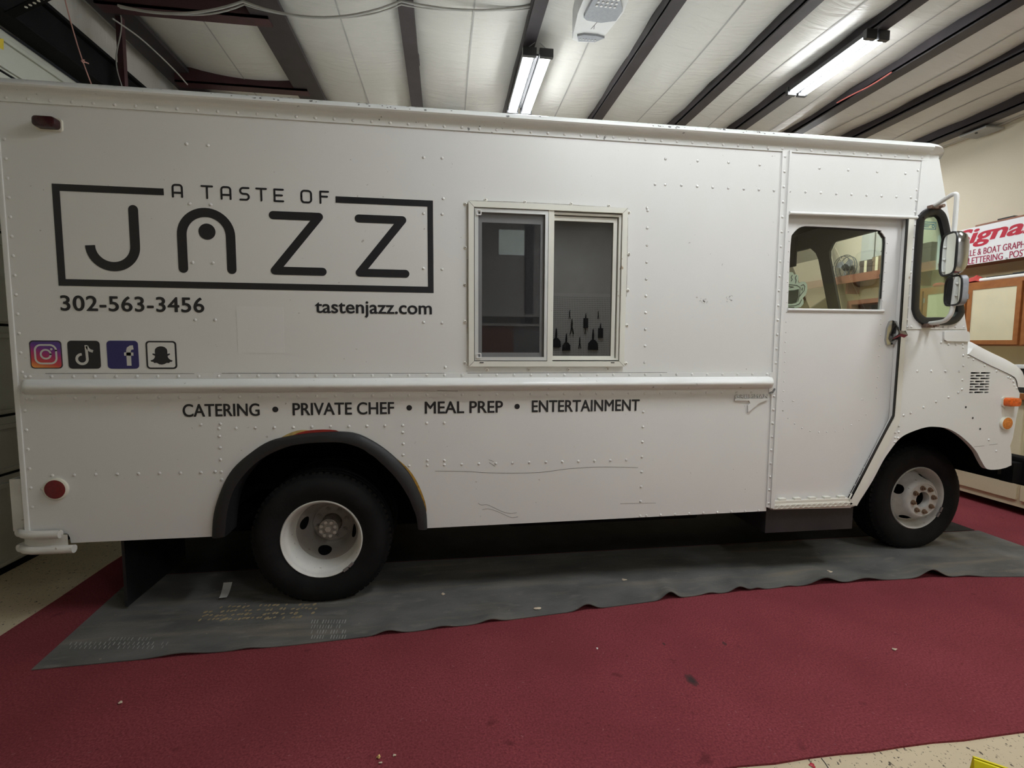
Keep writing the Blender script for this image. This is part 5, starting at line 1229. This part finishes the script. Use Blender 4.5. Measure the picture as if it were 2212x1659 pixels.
# brown strip of boards lying on the shelf behind the sign top
mk('wood_plank', box(5.42, 0.35, 2.40, 5.60, 1.68, 2.735), REDWOOD, label='brown boards stacked behind the top edge of the white sign', cat='board')
mk('wood_shelf_ledge', box(5.40, 0.3, 2.34, XR-0.002, 1.98, 2.395), REDWOOD, label='brown shelf ledge behind the white sign', cat='shelf')
mk('dark_block', box(5.45, 1.36, 2.736, 5.52, 1.5, 2.755), BLK, label='small black block lying above the white sign', cat='block')
# desk fan on the shelf
fn = thing('desk_fan', 'round wire cage fan standing on the red-brown wall shelf', 'fan', (5.52, 3.42, 2.395))
FM = mat('fan_wire', (0.16, 0.17, 0.17), 0.4, 0.6)
fc = Vector((5.50, 3.42, 2.575)); fr_ = 0.165
for dx, k_ in ((-0.05, 0.9), (0.0, 1.0), (0.05, 0.9)):
    mk('cage_ring', tube([fc+Vector((dx, fr_*k_*math.cos(a*pi/18), fr_*k_*math.sin(a*pi/18))) for a in range(36)], 0.005, 6, closed=True), FM, fn, smooth=True)
sp = []
for k in range(24):
    a = 2*pi*k/24; d = Vector((0, math.cos(a), math.sin(a)))
    sp.append(tube([fc+Vector((-0.07, 0, 0))+d*0.03, fc+Vector((-0.05, 0, 0))+d*fr_*0.9, fc+d*fr_, fc+Vector((0.05, 0, 0))+d*fr_*0.9], 0.0018, 4))
mk('cage_wires', join(*sp), FM, fn, kind='stuff')
mk('motor', lathe([(0, -0.08), (0.03, -0.078), (0.05, -0.05), (0.055, 0.0), (0.04, 0.05), (0, 0.055)], 20), BLK, fn, smooth=True, local=True)
fn.children[-1].rotation_euler = (0, 0, -pi/2); fn.children[-1].location = fc+Vector((0.05, 0, 0))-Vector(fn.location)
for k in range(3):
    a = 2*pi*k/3+0.4; d = Vector((0, math.cos(a), math.sin(a))); e = Vector((0, -math.sin(a), math.cos(a)))
    mk('blade', ([fc+d*0.03-e*0.02+Vector((-0.01, 0, 0)), fc+d*0.13-e*0.04+Vector((-0.02, 0, 0)), fc+d*0.145+e*0.03, fc+d*0.09+e*0.06+Vector((0.02, 0, 0)), fc+d*0.03+e*0.02+Vector((0.01, 0, 0))], [[0, 1, 2, 3, 4]]), GPL, fn)
mk('stand', join(cyl((5.56, 3.42, 2.46), 0.012, 0.12, 'Z', 10), cyl((5.52, 3.42, 2.404), 0.09, 0.016, 'Z', 24)), FM, fn, smooth=True)
# things stored on the shelf right of the fan
def lidded_box(name, x0, x1, y0, y1, z0, z1, m, label, cat):
    t = thing(name, label, cat, ((x0+x1)/2, (y0+y1)/2, z0))
    mk('carton', box(x0, y0, z0, x1, y1, z1, 0.004), m, t)
    mk('lid_flap', box(x0-0.004, y0-0.004, z1-0.05, x1+0.004, y1+0.004, z1+0.006, 0.002), m, t)
    mk('tape_strip', box(x0-0.0055, (y0+y1)/2-0.02, z0, x0-0.003, (y0+y1)/2+0.02, z1), CREAMP, t)
KR = mat('brown_cardboard', (0.20, 0.14, 0.085), 0.8, var=0.1); KD = mat('dark_brown_cardboard', (0.085, 0.06, 0.045), 0.8, var=0.1); KC = mat('cream_carton', (0.52, 0.44, 0.29), 0.7, var=0.06)
lidded_box('cardboard_box', 5.45, 5.62, 2.93, 3.12, 2.396, 2.60, KD, 'dark brown cardboard box on the wall shelf beside the fan', 'box')
lidded_box('cardboard_box', 5.46, 5.62, 2.62, 2.76, 2.396, 2.58, KC, 'cream cardboard box on the wall shelf left of the sign', 'box')
lidded_box('cardboard_box', 5.44, 5.62, 2.78, 2.915, 2.396, 2.62, KR, 'mid brown cardboard box on the wall shelf between two boxes', 'box')
lidded_box('cardboard_box', 5.44, 5.62, 2.15, 2.60, 2.396, 2.66, KD, 'wide grey-brown carton on the shelf seen in the corner window', 'box')
bag = bmesh.new(); bmesh.ops.create_icosphere(bag, subdivisions=3, radius=1)
for v in bag.verts:
    k = 1+0.12*math.sin(v.co.x*7+v.co.y*5)+0.1*math.sin(v.co.z*9+v.co.y*4); v.co = Vector((5.53+v.co.x*0.09*k, 2.72+v.co.y*0.13*k, 2.70+max(-0.045, v.co.z*0.06*k)))
mk('tool_bag', bm_out(bag), BLK, smooth=True, label='black bag slumped on top of the shelf boxes', cat='bag')
WB = mat('pale_panel', (0.45, 0.45, 0.41), 0.5, var=0.04)
for i, (y0, y1, zt__) in enumerate(((2.86, 3.00, 3.02), (3.02, 3.22, 3.0))):
    mk('leaning_panel', ([Vector((5.6-(0.05 if z > 2.5 else 0.0)+dx, y, z)) for dx in (0, 0.015) for z in (2.622 if i == 0 else 2.61, zt__) for y in (y0, y1)], [[0, 1, 3, 2], [4, 6, 7, 5], [0, 4, 5, 1], [2, 3, 7, 6], [0, 2, 6, 4], [1, 5, 7, 3]]),
       WB, label=('pale sheet leaning on the wall above the brown boxes' if i == 0 else 'wider pale sheet leaning on the wall next to the fan'), cat='panel')
mk('power_cord', tube(smoothline([(5.42, 2.75, 2.41), (5.375, 2.73, 2.36), (5.375, 2.68, 2.25), (5.38, 2.6, 2.18), (5.5, 2.5, 2.15)], 5), 0.005, 6), BLK, smooth=True, label='thin black cord hanging off the front of the wall shelf', cat='cord')
# oak framed wall cabinet with cream doors
cb = thing('wall_cabinet', 'oak framed wall cabinet with cream door panels below the sign', 'cabinet', (5.45, 1.35, 1.5))
cy = [2.075, 1.61, 1.115, 0.62, 0.13]
mk('cabinet_body', box(5.32, 0.10, 1.50, XR-0.002, 2.55, 2.14), WOOD, cb)
ce_ = [2.54]+cy
for a, b in zip(ce_[:-1], ce_[1:]):
    d = mk('cabinet_door', extr([(a-0.012, 1.515), (b+0.012, 1.515), (b+0.012, 2.105), (a-0.012, 2.105)], 5.298, 5.318, [[(a-0.052, 1.556), (b+0.052, 1.556), (b+0.052, 2.062), (a-0.052, 2.062)]], plane='YZ'), WOOD, cb)
    mk('door_panel', box(5.304, min(a, b)+0.05, 1.552, 5.312, max(a, b)-0.05, 2.066), CREAMP, d, label='cream laminate door panel')
    mk('hinge', cyl((5.296, a-0.018, 2.0), 0.006, 0.05, 'Z', 8), GALV, d)
oc = thing('open_cabinet', 'red-brown open-fronted wooden cabinet seen low in the door window', 'cabinet', (5.45, 2.86, 1.45))
mk('cabinet_frame', extr([(2.575, 1.45), (3.12, 1.45), (3.12, 2.085), (2.575, 2.085)], 5.30, 5.60, [[(2.62, 1.50), (3.05, 1.50), (3.05, 2.03), (2.62, 2.03)]], plane='YZ'), REDWOOD, oc)
mk('back_board', box(5.60, 2.58, 1.45, 5.62, 3.12, 2.08), KD, oc)
mk('inner_shelf', box(5.34, 2.62, 1.76, 5.60, 3.05, 1.78), REDWOOD, oc)
# on top of the cabinet
zc_ = 2.1405
tb = thing('paper_roll', 'long white paper roll lying on top of the oak cabinet', 'roll', (5.36, 0.9, zc_))
mk('paper', cyl((5.36, 0.86, zc_+0.019), 0.018, 1.36, 'Y', 16), mat('white_paper', (0.82, 0.81, 0.78), 0.6), tb, smooth=True)
mk('core', cyl((5.36, 0.86, zc_+0.019), 0.009, 1.38, 'Y', 12), KR, tb, smooth=True)
mk('black_ruler', box(5.40, 0.45, zc_+0.0, 5.43, 1.52, zc_+0.05), BLK, label='black ruler edge lying behind the white roll on the cabinet', cat='ruler')
mk('tape_holder', box(5.36, 1.16, zc_+0.0375, 5.42, 1.26, zc_+0.055, 0.004), BLK, label='small black clip on the white roll above the cabinet', cat='clip')
cl = bmesh.new(); bmesh.ops.create_grid(cl, x_segments=14, y_segments=14, size=0.5)
for v in cl.verts:
    u, w = v.co.x, v.co.y; r = math.hypot(u, w)
    hgt = max(0.0, 0.075*(1-r*1.7))+0.012*math.sin(u*17)*math.cos(w*13)*(1-r)
    v.co = Vector((5.40+u*0.13, 1.615+w*0.22, zc_+0.006+hgt))
mk('red_cloth', bm_out(cl), mat('red_cloth', (0.52, 0.06, 0.05), 0.85, var=0.15, vscale=20), smooth=True, label='crumpled red cloth on the left end of the cabinet top', cat='cloth')
rgb = bmesh.new(); bmesh.ops.create_icosphere(rgb, subdivisions=3, radius=1)
for v in rgb.verts:
    k = 1+0.2*math.sin(v.co.y*6+v.co.z*4); v.co = Vector((5.40+v.co.x*0.05, 1.83+v.co.y*0.07, zc_+0.026+v.co.z*0.025*k))
mk('grey_rag', bm_out(rgb), mat('grey_pink_rag', (0.40, 0.30, 0.28), 0.9, var=0.3, vscale=15), smooth=True, label='grey-pink bundled rag next to the red cloth', cat='rag')
rb2 = bmesh.new(); bmesh.ops.create_icosphere(rb2, subdivisions=3, radius=1)
for v in rb2.verts:
    k = 1+0.25*math.sin(v.co.y*9+v.co.z*5); v.co = Vector((5.40+v.co.x*0.05, 1.985+v.co.y*0.07, zc_+0.024+v.co.z*0.024*k))
mk('red_rag', bm_out(rb2), mat('red_cloth', (0.52, 0.06, 0.05), 0.85), smooth=True, label='red rag on the cabinet seen through the corner window', cat='rag')
# counter below with a black machine and clutter
ct = thing('counter', 'long counter with wooden front edge below the oak cabinet', 'counter', (5.3, 0.8, 0))
mk('counter_top', box(4.98, -1.0, 1.055, XR-0.002, 2.6, 1.085, 0.003), mat('cream_counter', (0.60, 0.54, 0.40), 0.4, var=0.05), ct)
mk('front_edge', box(4.955, -1.0, 1.035, 4.98, 2.6, 1.09, 0.003), WOOD, ct)
mk('base_cabinet', box(5.03, -1.0, 0.08, XR-0.002, 2.6, 1.055), CREAMP, ct)
for k in range(6):
    y = -0.95+k*0.59; mk('base_door', box(5.012, y, 0.14, 5.03, y+0.56, 0.98, 0.004), CREAMP, ct); mk('door_pull', box(4.998, y+0.22, 0.90, 5.012, y+0.34, 0.915), GALV, ct.children[-1])
bx = thing('plotter', 'black desktop machine standing on the counter beyond the hood', 'machine', (5.25, 0.55, 1.0855))
mk('machine_body', box(5.08, 0.15, 1.0855, 5.45, 0.98, 1.30, 0.02), BLK, bx)
mk('machine_lid', box(5.06, 0.13, 1.30, 5.47, 1.0, 1.335, 0.01), WPL, bx)
mk('machine_slot', box(5.066, 0.25, 1.16, 5.082, 0.88, 1.19), GPL, bx)
mk('tape_dispenser', extr([(0.50, 1.336), (0.80, 1.336), (0.76, 1.375), (0.62, 1.39), (0.54, 1.36)], 5.2, 5.28, plane='YZ'), BLK, label='black tape dispenser on top of the black machine', cat='dispenser')

rc = [G(1926, 156, ceil_z(3.6)-0.01), G(1880, 185, ceil_z(3.6)-0.03), G(1840, 205, ceil_z(3.6)-0.03), G(1808, 222, ceil_z(3.6)-0.01)]
mk('red_rope', tube(smoothline([tuple(p) for p in rc], 4), 0.006, 6), mat('red_cord', (0.45, 0.12, 0.10), 0.7), smooth=True, label='thin red rope strung along a ceiling beam right of the second light', cat='rope')
pc = XP(2112, 295, 5.45)
cpz = thing('ceiling_plate', 'small grey plate fixed where ceiling meets the wall, upper right', 'plate', (5.45, pc.y, ceil_z(5.45)-0.05))
mk('plate', box(5.38, pc.y-0.13, ceil_z(5.45)-0.03, 5.60, pc.y+0.13, ceil_z(5.45)-0.012, 0.004), GALV, cpz)
mk('plate_screw', cyl((5.43, pc.y, ceil_z(5.45)-0.033), 0.012, 0.008, 'Z', 10), BLK, cpz)
# ================================================================== DOOR OPENER UNDER THE CEILING
zo = 3.70
op = thing('garage_door_opener', 'white ceiling mounted garage door opener with grey light lenses at top centre', 'opener', (1.03, 0.72, zo))
body = extr([(0.90, 0.30), (1.17, 0.28), (1.20, 0.55), (1.15, 0.84), (1.10, 0.895), (0.98, 0.905), (0.935, 0.88), (0.90, 0.6)], zo, zo+0.20, plane='XY')
mk('opener_case', body, WPL, op)
mk('light_lens', extr([(0.955, 0.36), (1.10, 0.36), (1.175, 0.50), (1.165, 0.60), (1.07, 0.635), (0.97, 0.625), (0.94, 0.60)], zo-0.025, zo, plane='XY'), GPL, op, label='large grey light lens')
mk('rear_lens', extr([(0.955, 0.815), (1.0, 0.795), (1.10, 0.795), (1.155, 0.81), (1.10, 0.865), (0.98, 0.873)], zo-0.015, zo, plane='XY'), GPL, op, label='small grey rear lens')
mk('lens_bead', join(*[cyl((0.985+0.022*k, 0.838, zo-0.017), 0.005, 0.006, 'Z', 8) for k in range(6)]), WPL, op)
mk('lens_bead', join(*[cyl((0.99+0.03*(k % 5), 0.40+0.035*(k//5), zo-0.027), 0.009, 0.006, 'Z', 8) for k in range(15)]), WPL, op)
lg = lambda pp: tube([(x, y, zo-0.001) for x, y in pp], 0.0025, 5)
mk('logo_mark', join(lg([(1.055, 0.67), (1.045, 0.71), (1.035, 0.745)]), lg([(1.048, 0.705), (1.055, 0.742)])), GALV, op)
mk('mount_bracket', join(box(0.96, 0.5, zo+0.2, 0.98, 0.52, ceil_z(1)+0.02), box(1.1, 0.5, zo+0.2, 1.12, 0.52, ceil_z(1)+0.02), box(0.715, 0.5, zo+0.2, 1.66, 0.53, zo+0.215)), GALV, op)
mk('opener_rail', box(1.01, -1.6, zo+0.06, 1.05, 0.30, zo+0.10), GALV, op)

# ================================================================== SMALL THINGS ON THE FLOOR
pp = [G(483, 1263, 0.0148), G(502, 1262, 0.0148), G(490, 1295, 0.0148), G(473, 1297, 0.0148)]
V = []; Fc = []
for k in range(7):
    t = k/6; a = pp[0].lerp(pp[3], t); b = pp[1].lerp(pp[2], t); up = Vector((0, 0, 0.0015+0.012*(2*t-1)**2)); V += [a+up, b+up]
for k in range(6): Fc.append([2*k, 2*k+1, 2*k+3, 2*k+2])
mk('paper_strip', (V, Fc), mat('white_paper', (0.82, 0.81, 0.78), 0.6), label='short white paper strip lying on the mat behind the rear wheel', cat='paper')
def crumb(px, py, r, m, label, name='crumb', cat='crumb', z=0.012, fl=0.5):
    p = G(px, py, z); bm = bmesh.new(); bmesh.ops.create_icosphere(bm, subdivisions=2, radius=1)
    for v in bm.verts:
        k = 1+0.3*math.sin(v.co.x*4+px)+0.25*math.sin(v.co.y*5+py); v.co = Vector((p.x+v.co.x*r*k, p.y+v.co.y*r*0.8*k, z+r*fl*0.6+v.co.z*r*fl*k))
    return mk(name, bm_out(bm), m, smooth=True, label=label, cat=cat)
CRO = mat('orange_white_crumb', (0.72, 0.50, 0.2), 0.7, var=0.3, vscale=80); CRW = mat('pale_crumb', (0.62, 0.52, 0.40), 0.8, var=0.2, vscale=60)
crumb(818, 1636, 0.0085, CRO, 'orange and white food crumb on carpet near bottom edge'); crumb(822, 1648, 0.005, CRW, 'small pale crumb just below the orange crumb')
crumb(852, 1632, 0.005, CRW, 'tiny pale crumb right of the orange crumb'); crumb(260, 1518, 0.009, CRW, 'pale lint tuft on carpet at lower left', fl=0.25)
crumb(1161, 1315, 0.016, CRW, 'yellowish chip on the black mat near its wavy edge', z=0.016, fl=0.3); crumb(1348, 1253, 0.014, CRW, 'pale chip on black mat in front of the van middle', z=0.016, fl=0.3)
crumb(957, 1284, 0.014, CRW, 'tan dirt clump on the mat right of the rear wheel', z=0.016, fl=0.3); crumb(1932, 1403, 0.011, CRW, 'white chip on the carpet at right', fl=0.3)
crumb(1793, 1235, 0.016, CRW, 'tan chip on the mat below the cab step', z=0.016, fl=0.2); crumb(1754, 1653, 0.012, SRED, 'small red chip on the tan floor at bottom right', z=0.001, fl=0.2)
crumb(1290, 1401, 0.006, mat('white_paper', (0.82, 0.81, 0.78), 0.6), 'curled white thread bit on carpet below van middle', fl=0.4)
sp_ = mat('dark_stain', (0.035, 0.018, 0.018), 0.9)
def stain(px, py, rx, ry, label, m=sp_):
    p = G(px, py, 0.0088); n = 22
    wob = [random.uniform(.85, 1.12) for k in range(n)]; V, Fc = [], []
    for r in (1.0, 0.72, 0.45):
        V += [Vector((p.x+rx*r*math.cos(2*pi*k/n)*wob[k], p.y+ry*r*math.sin(2*pi*k/n)*wob[k], 0.0088)) for k in range(n)]
    for i in range(2): Fc += [[i*n+k, i*n+(k+1) % n, (i+1)*n+(k+1) % n, (i+1)*n+k] for k in range(n)]
    Fc.append([2*n+k for k in range(n)])
    o = mk('carpet_stain', (V, Fc), [mat('stain_rim', (0.10, 0.022, 0.026), 0.95), mat('stain_mid', (0.07, 0.02, 0.022), 0.95), m], label=label, cat='stain')
    for pl in o.data.polygons: pl.material_index = 0 if pl.index < n else (1 if pl.index < 2*n else 2)
stain(1494, 1469, 0.024, 0.04, 'round dark stain on the carpet right of centre')
stain(1565, 1390, 0.010, 0.016, 'small dark stain above the round carpet stain', mat('faint_stain', (0.085, 0.016, 0.022), 0.95)); stain(1434, 1391, 0.007, 0.012, 'tiny dark spot on carpet left of small stain', MATS['faint_stain'])
lint = []
for k in range(150):
    p = G(random.uniform(0, 2200), random.uniform(1330, 1650), 0.0095)
    if p.x < -2.1 or p.y < -1.26 or p.y > edge_y(min(3.7, max(-1.8, p.x)))-0.05: continue
    a = random.uniform(0, pi); L_ = random.uniform(0.002, 0.006); d = Vector((math.cos(a), math.sin(a), 0))*L_; e = Vector((-d.y, d.x, 0))*0.16
    lint.append(([p-d-e, p+d-e, p+d+e, p-d+e], [[0, 1, 2, 3]]))
mk('lint', join(*lint), mat('pale_lint', (0.34, 0.16, 0.16), 0.9), label='scattered pale lint flecks on the crimson carpet', cat='lint', kind='stuff')
crack = [G(1774, 1638, 0.0005), G(1782, 1648, 0.0005), G(1791, 1662, 0.0005)]
mk('floor_crack', tube(crack, 0.0018, 4), BLK, label='thin dark crack in the tan floor below the carpet edge', cat='crack')
# yellow caution stand, only its top corner is in view
ca = thing('caution_sign', 'yellow folded caution stand on tan floor, bottom right corner', 'sign', (1.72, -1.62, 0))
top = G(2103, 1637, 0.30); YEL = mat('yellow_plastic', (0.80, 0.70, 0.01), 0.4, var=0.03)
dirx = (G(2185, 1665, 0.30)-top).normalized()
nv = Vector((dirx.y, -dirx.x, 0))
if nv.y > 0: nv = -nv
def leaf(s):
    a = top+nv*0.003*s; b = a+dirx*0.28; fa = Vector((a.x, a.y, 0))+nv*0.11*s; fb = Vector((b.x, b.y, 0))+nv*0.11*s; t = nv*0.006*s
    V = [a, b, fb, fa, a+t, b+t, fb+t, fa+t]; return V, [[0, 1, 2, 3], [7, 6, 5, 4], [0, 4, 5, 1], [2, 6, 7, 3], [0, 3, 7, 4], [1, 5, 6, 2]]
l1 = mk('front_leaf', leaf(1), YEL, ca); mk('rear_leaf', leaf(-1), YEL, ca)
V = []
for u, w in ((0.045, 0.13), (0.22, 0.62), (0.015, 0.60)):
    a = top+nv*0.0105; d = (Vector((a.x, a.y, 0))+nv*0.11-a); V.append(a+dirx*(0.02+u)+d*w)
mk('black_mark', (V, [[0, 1, 2]]), BLK, l1)
pk = G(1972, 1662, 0.05)
bk = thing('bucket', 'black round pot with pale rim at the bottom edge', 'bucket', (pk.x, pk.y-0.05, 0))
mk('pot', [Vector((pk.x+v.x, pk.y-0.06+v.z, 0.0+v.y)) for v in lathe([(0.0, 0.001), (0.05, 0.001), (0.058, 0.05), (0.054, 0.05), (0.046, 0.006), (0, 0.006)], 28)[0]] and ([Vector((pk.x+v.x, pk.y-0.06+v.z, v.y)) for v in lathe([(0.0, 0.001), (0.05, 0.001), (0.058, 0.05), (0.054, 0.05), (0.046, 0.006), (0, 0.006)], 28)[0]], lathe([(0.0, 0.001), (0.05, 0.001), (0.058, 0.05), (0.054, 0.05), (0.046, 0.006), (0, 0.006)], 28)[1]), BLK, bk, smooth=True)
mk('rim', tube([(pk.x+0.057*math.cos(a*pi/14), pk.y-0.06+0.057*math.sin(a*pi/14), 0.05) for a in range(28)], 0.003, 6, closed=True), WPL, bk, smooth=True)

# ================================================================== TOOL WALL BEHIND THE CAMERA (mirrored in the side window)
def RV(px, py, k=0.0):
    p = S(px, py, 6.0-k); return Vector((p.x, -6.0+k, p.z))
a, b = RV(1192, 632), RV(1325, 775)
pg = thing('pegboard', 'white pegboard on the wall behind the camera, mirrored in the van window', 'pegboard', ((a.x+b.x)/2, YN+0.02, b.z))
mk('board', box(a.x, YN+0.002, b.z-0.15, b.x+0.5, YN+0.014, a.z), mat('white_pegboard', (0.72, 0.71, 0.69), 0.6, var=0.03), pg)
holes = []
nx, nz = 52, 36
for i in range(nx):
    for j in range(nz):
        x = a.x+0.05+(b.x+0.45-a.x)*i/nx; z = b.z-0.10+(a.z-b.z+0.06)*j/nz; r = 0.009
        holes.append(([Vector((x+r*math.cos(t*pi/2), YN+0.0145, z+r*math.sin(t*pi/2))) for t in range(4)], [[0, 1, 2, 3]]))
mk('peg_holes', join(*holes), mat('hole_grey', (0.22, 0.22, 0.22), 0.9), pg, kind='stuff')
TD = mat('dark_tool', (0.03, 0.03, 0.033), 0.5, var=0.2)
def tool(name, px, pyt, pyb, kind, label):
    p, q_ = RV(px, pyt, 0.05), RV(px, pyb, 0.05); h = p.z-q_.z; cx = p.x; y = YN+0.05
    t = thing(name, label, 'tool', (cx, y, q_.z), group=None)
    mk('handle', tube([(cx, y, p.z), (cx, y, p.z-h*0.3), (cx, y, p.z-h*0.5)], [h*0.03, h*0.06, h*0.045], 8), TD, t, smooth=True)
    if kind == 'brush': mk('head', extr([(cx-h*0.09, p.z-h*0.5), (cx+h*0.09, p.z-h*0.5), (cx+h*0.24, p.z-h*0.68), (cx+h*0.26, q_.z), (cx-h*0.26, q_.z), (cx-h*0.24, p.z-h*0.68)], y-0.012, y+0.012), TD, t)
    elif kind == 'pliers': mk('head', join(tube([(cx, y, p.z-h*0.45), (cx-h*0.12, y, q_.z)], h*0.04, 6), tube([(cx, y, p.z-h*0.45), (cx+h*0.12, y, q_.z)], h*0.04, 6)), TD, t)
    else: mk('head', extr([(cx-h*0.16, p.z-h*0.3), (cx+h*0.16, p.z-h*0.3), (cx+h*0.17, q_.z), (cx-h*0.17, q_.z)], y-0.02, y+0.02), TD, t)
    mk('hook', tube([(cx, YN+0.015, p.z), (cx, y+0.01, p.z+0.005), (cx, y+0.02, p.z+0.02)], 0.006, 6), GALV, t)
for i, (px, t, b_, k) in enumerate(((1203, 710, 750, 'brush'), (1225, 722, 757, 'brush'), (1267, 678, 708, 'block'), (1283, 712, 756, 'brush'), (1299, 700, 730, 'block'), (1237, 690, 722, 'pliers'), (1254, 730, 753, 'pliers'), (1232, 672, 689, 'pliers'), (1266, 708, 722, 'pliers'), (1294, 674, 688, 'pliers'))):
    tool(('paint_brush' if k == 'brush' else 'pliers' if k == 'pliers' else 'scraper_block'), px, t, b_, k, 'dark %s hanging on the pegboard behind the camera, spot %s' % ({'brush': 'wide brush', 'pliers': 'hand tool', 'block': 'block scraper'}[k], ('far left', 'lower left', 'upper middle', 'lower right', 'right edge', 'middle', 'bottom middle', 'top middle', 'centre', 'top right')[i]))
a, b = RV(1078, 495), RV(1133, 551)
wp = thing('glow_panel', 'pale square panel with an added glow on the wall behind the camera, mirrored in the window screen', 'panel', ((a.x+b.x)/2, YN+0.004, b.z))
mk('glow_sheet', box(a.x, YN+0.003, b.z, b.x, YN+0.010, a.z), mat('added_glow_sheet', (0.80, 0.92, 0.86), 0.5, emit=1.3), wp)  # emission added so the sheet shows brighter in the window reflection
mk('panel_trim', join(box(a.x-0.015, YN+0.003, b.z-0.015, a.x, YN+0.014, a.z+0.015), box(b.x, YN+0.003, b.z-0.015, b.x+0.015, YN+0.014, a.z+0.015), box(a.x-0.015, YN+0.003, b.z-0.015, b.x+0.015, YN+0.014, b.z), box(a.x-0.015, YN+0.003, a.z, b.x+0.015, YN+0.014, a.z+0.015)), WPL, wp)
a, b = RV(1035, 682), RV(1190, 704)
bn = thing('tool_bench', 'long bench with white top and red-brown front behind the camera', 'bench', (0.9, YN+0.3, 0))
mk('upper_shelf', box(-0.3, YN+0.002, a.z-0.02, 1.85, YN+0.30, a.z+0.02), WPL, bn)
mk('bench_top', box(-0.3, YN+0.002, b.z-0.02, 1.85, YN+0.36, b.z+0.02), WPL, bn)
mk('bench_front', box(-0.3, YN+0.002, 0.0, 1.2, YN+0.32, b.z-0.02), REDWOOD, bn)
mk('bench_side', box(1.2, YN+0.002, 0.0, 1.85, YN+0.32, b.z-0.02), mat('grey_cabinet', (0.3, 0.3, 0.31), 0.5), bn)
a = RV(1141, 480); b = RV(1146, 640)
mk('wall_post', box(a.x-0.04, YN+0.002, 0, a.x+0.10, YN+0.05, 4.0), mat('dark_post', (0.12, 0.12, 0.13), 0.6), label='dark vertical post on the wall behind the camera', cat='post')
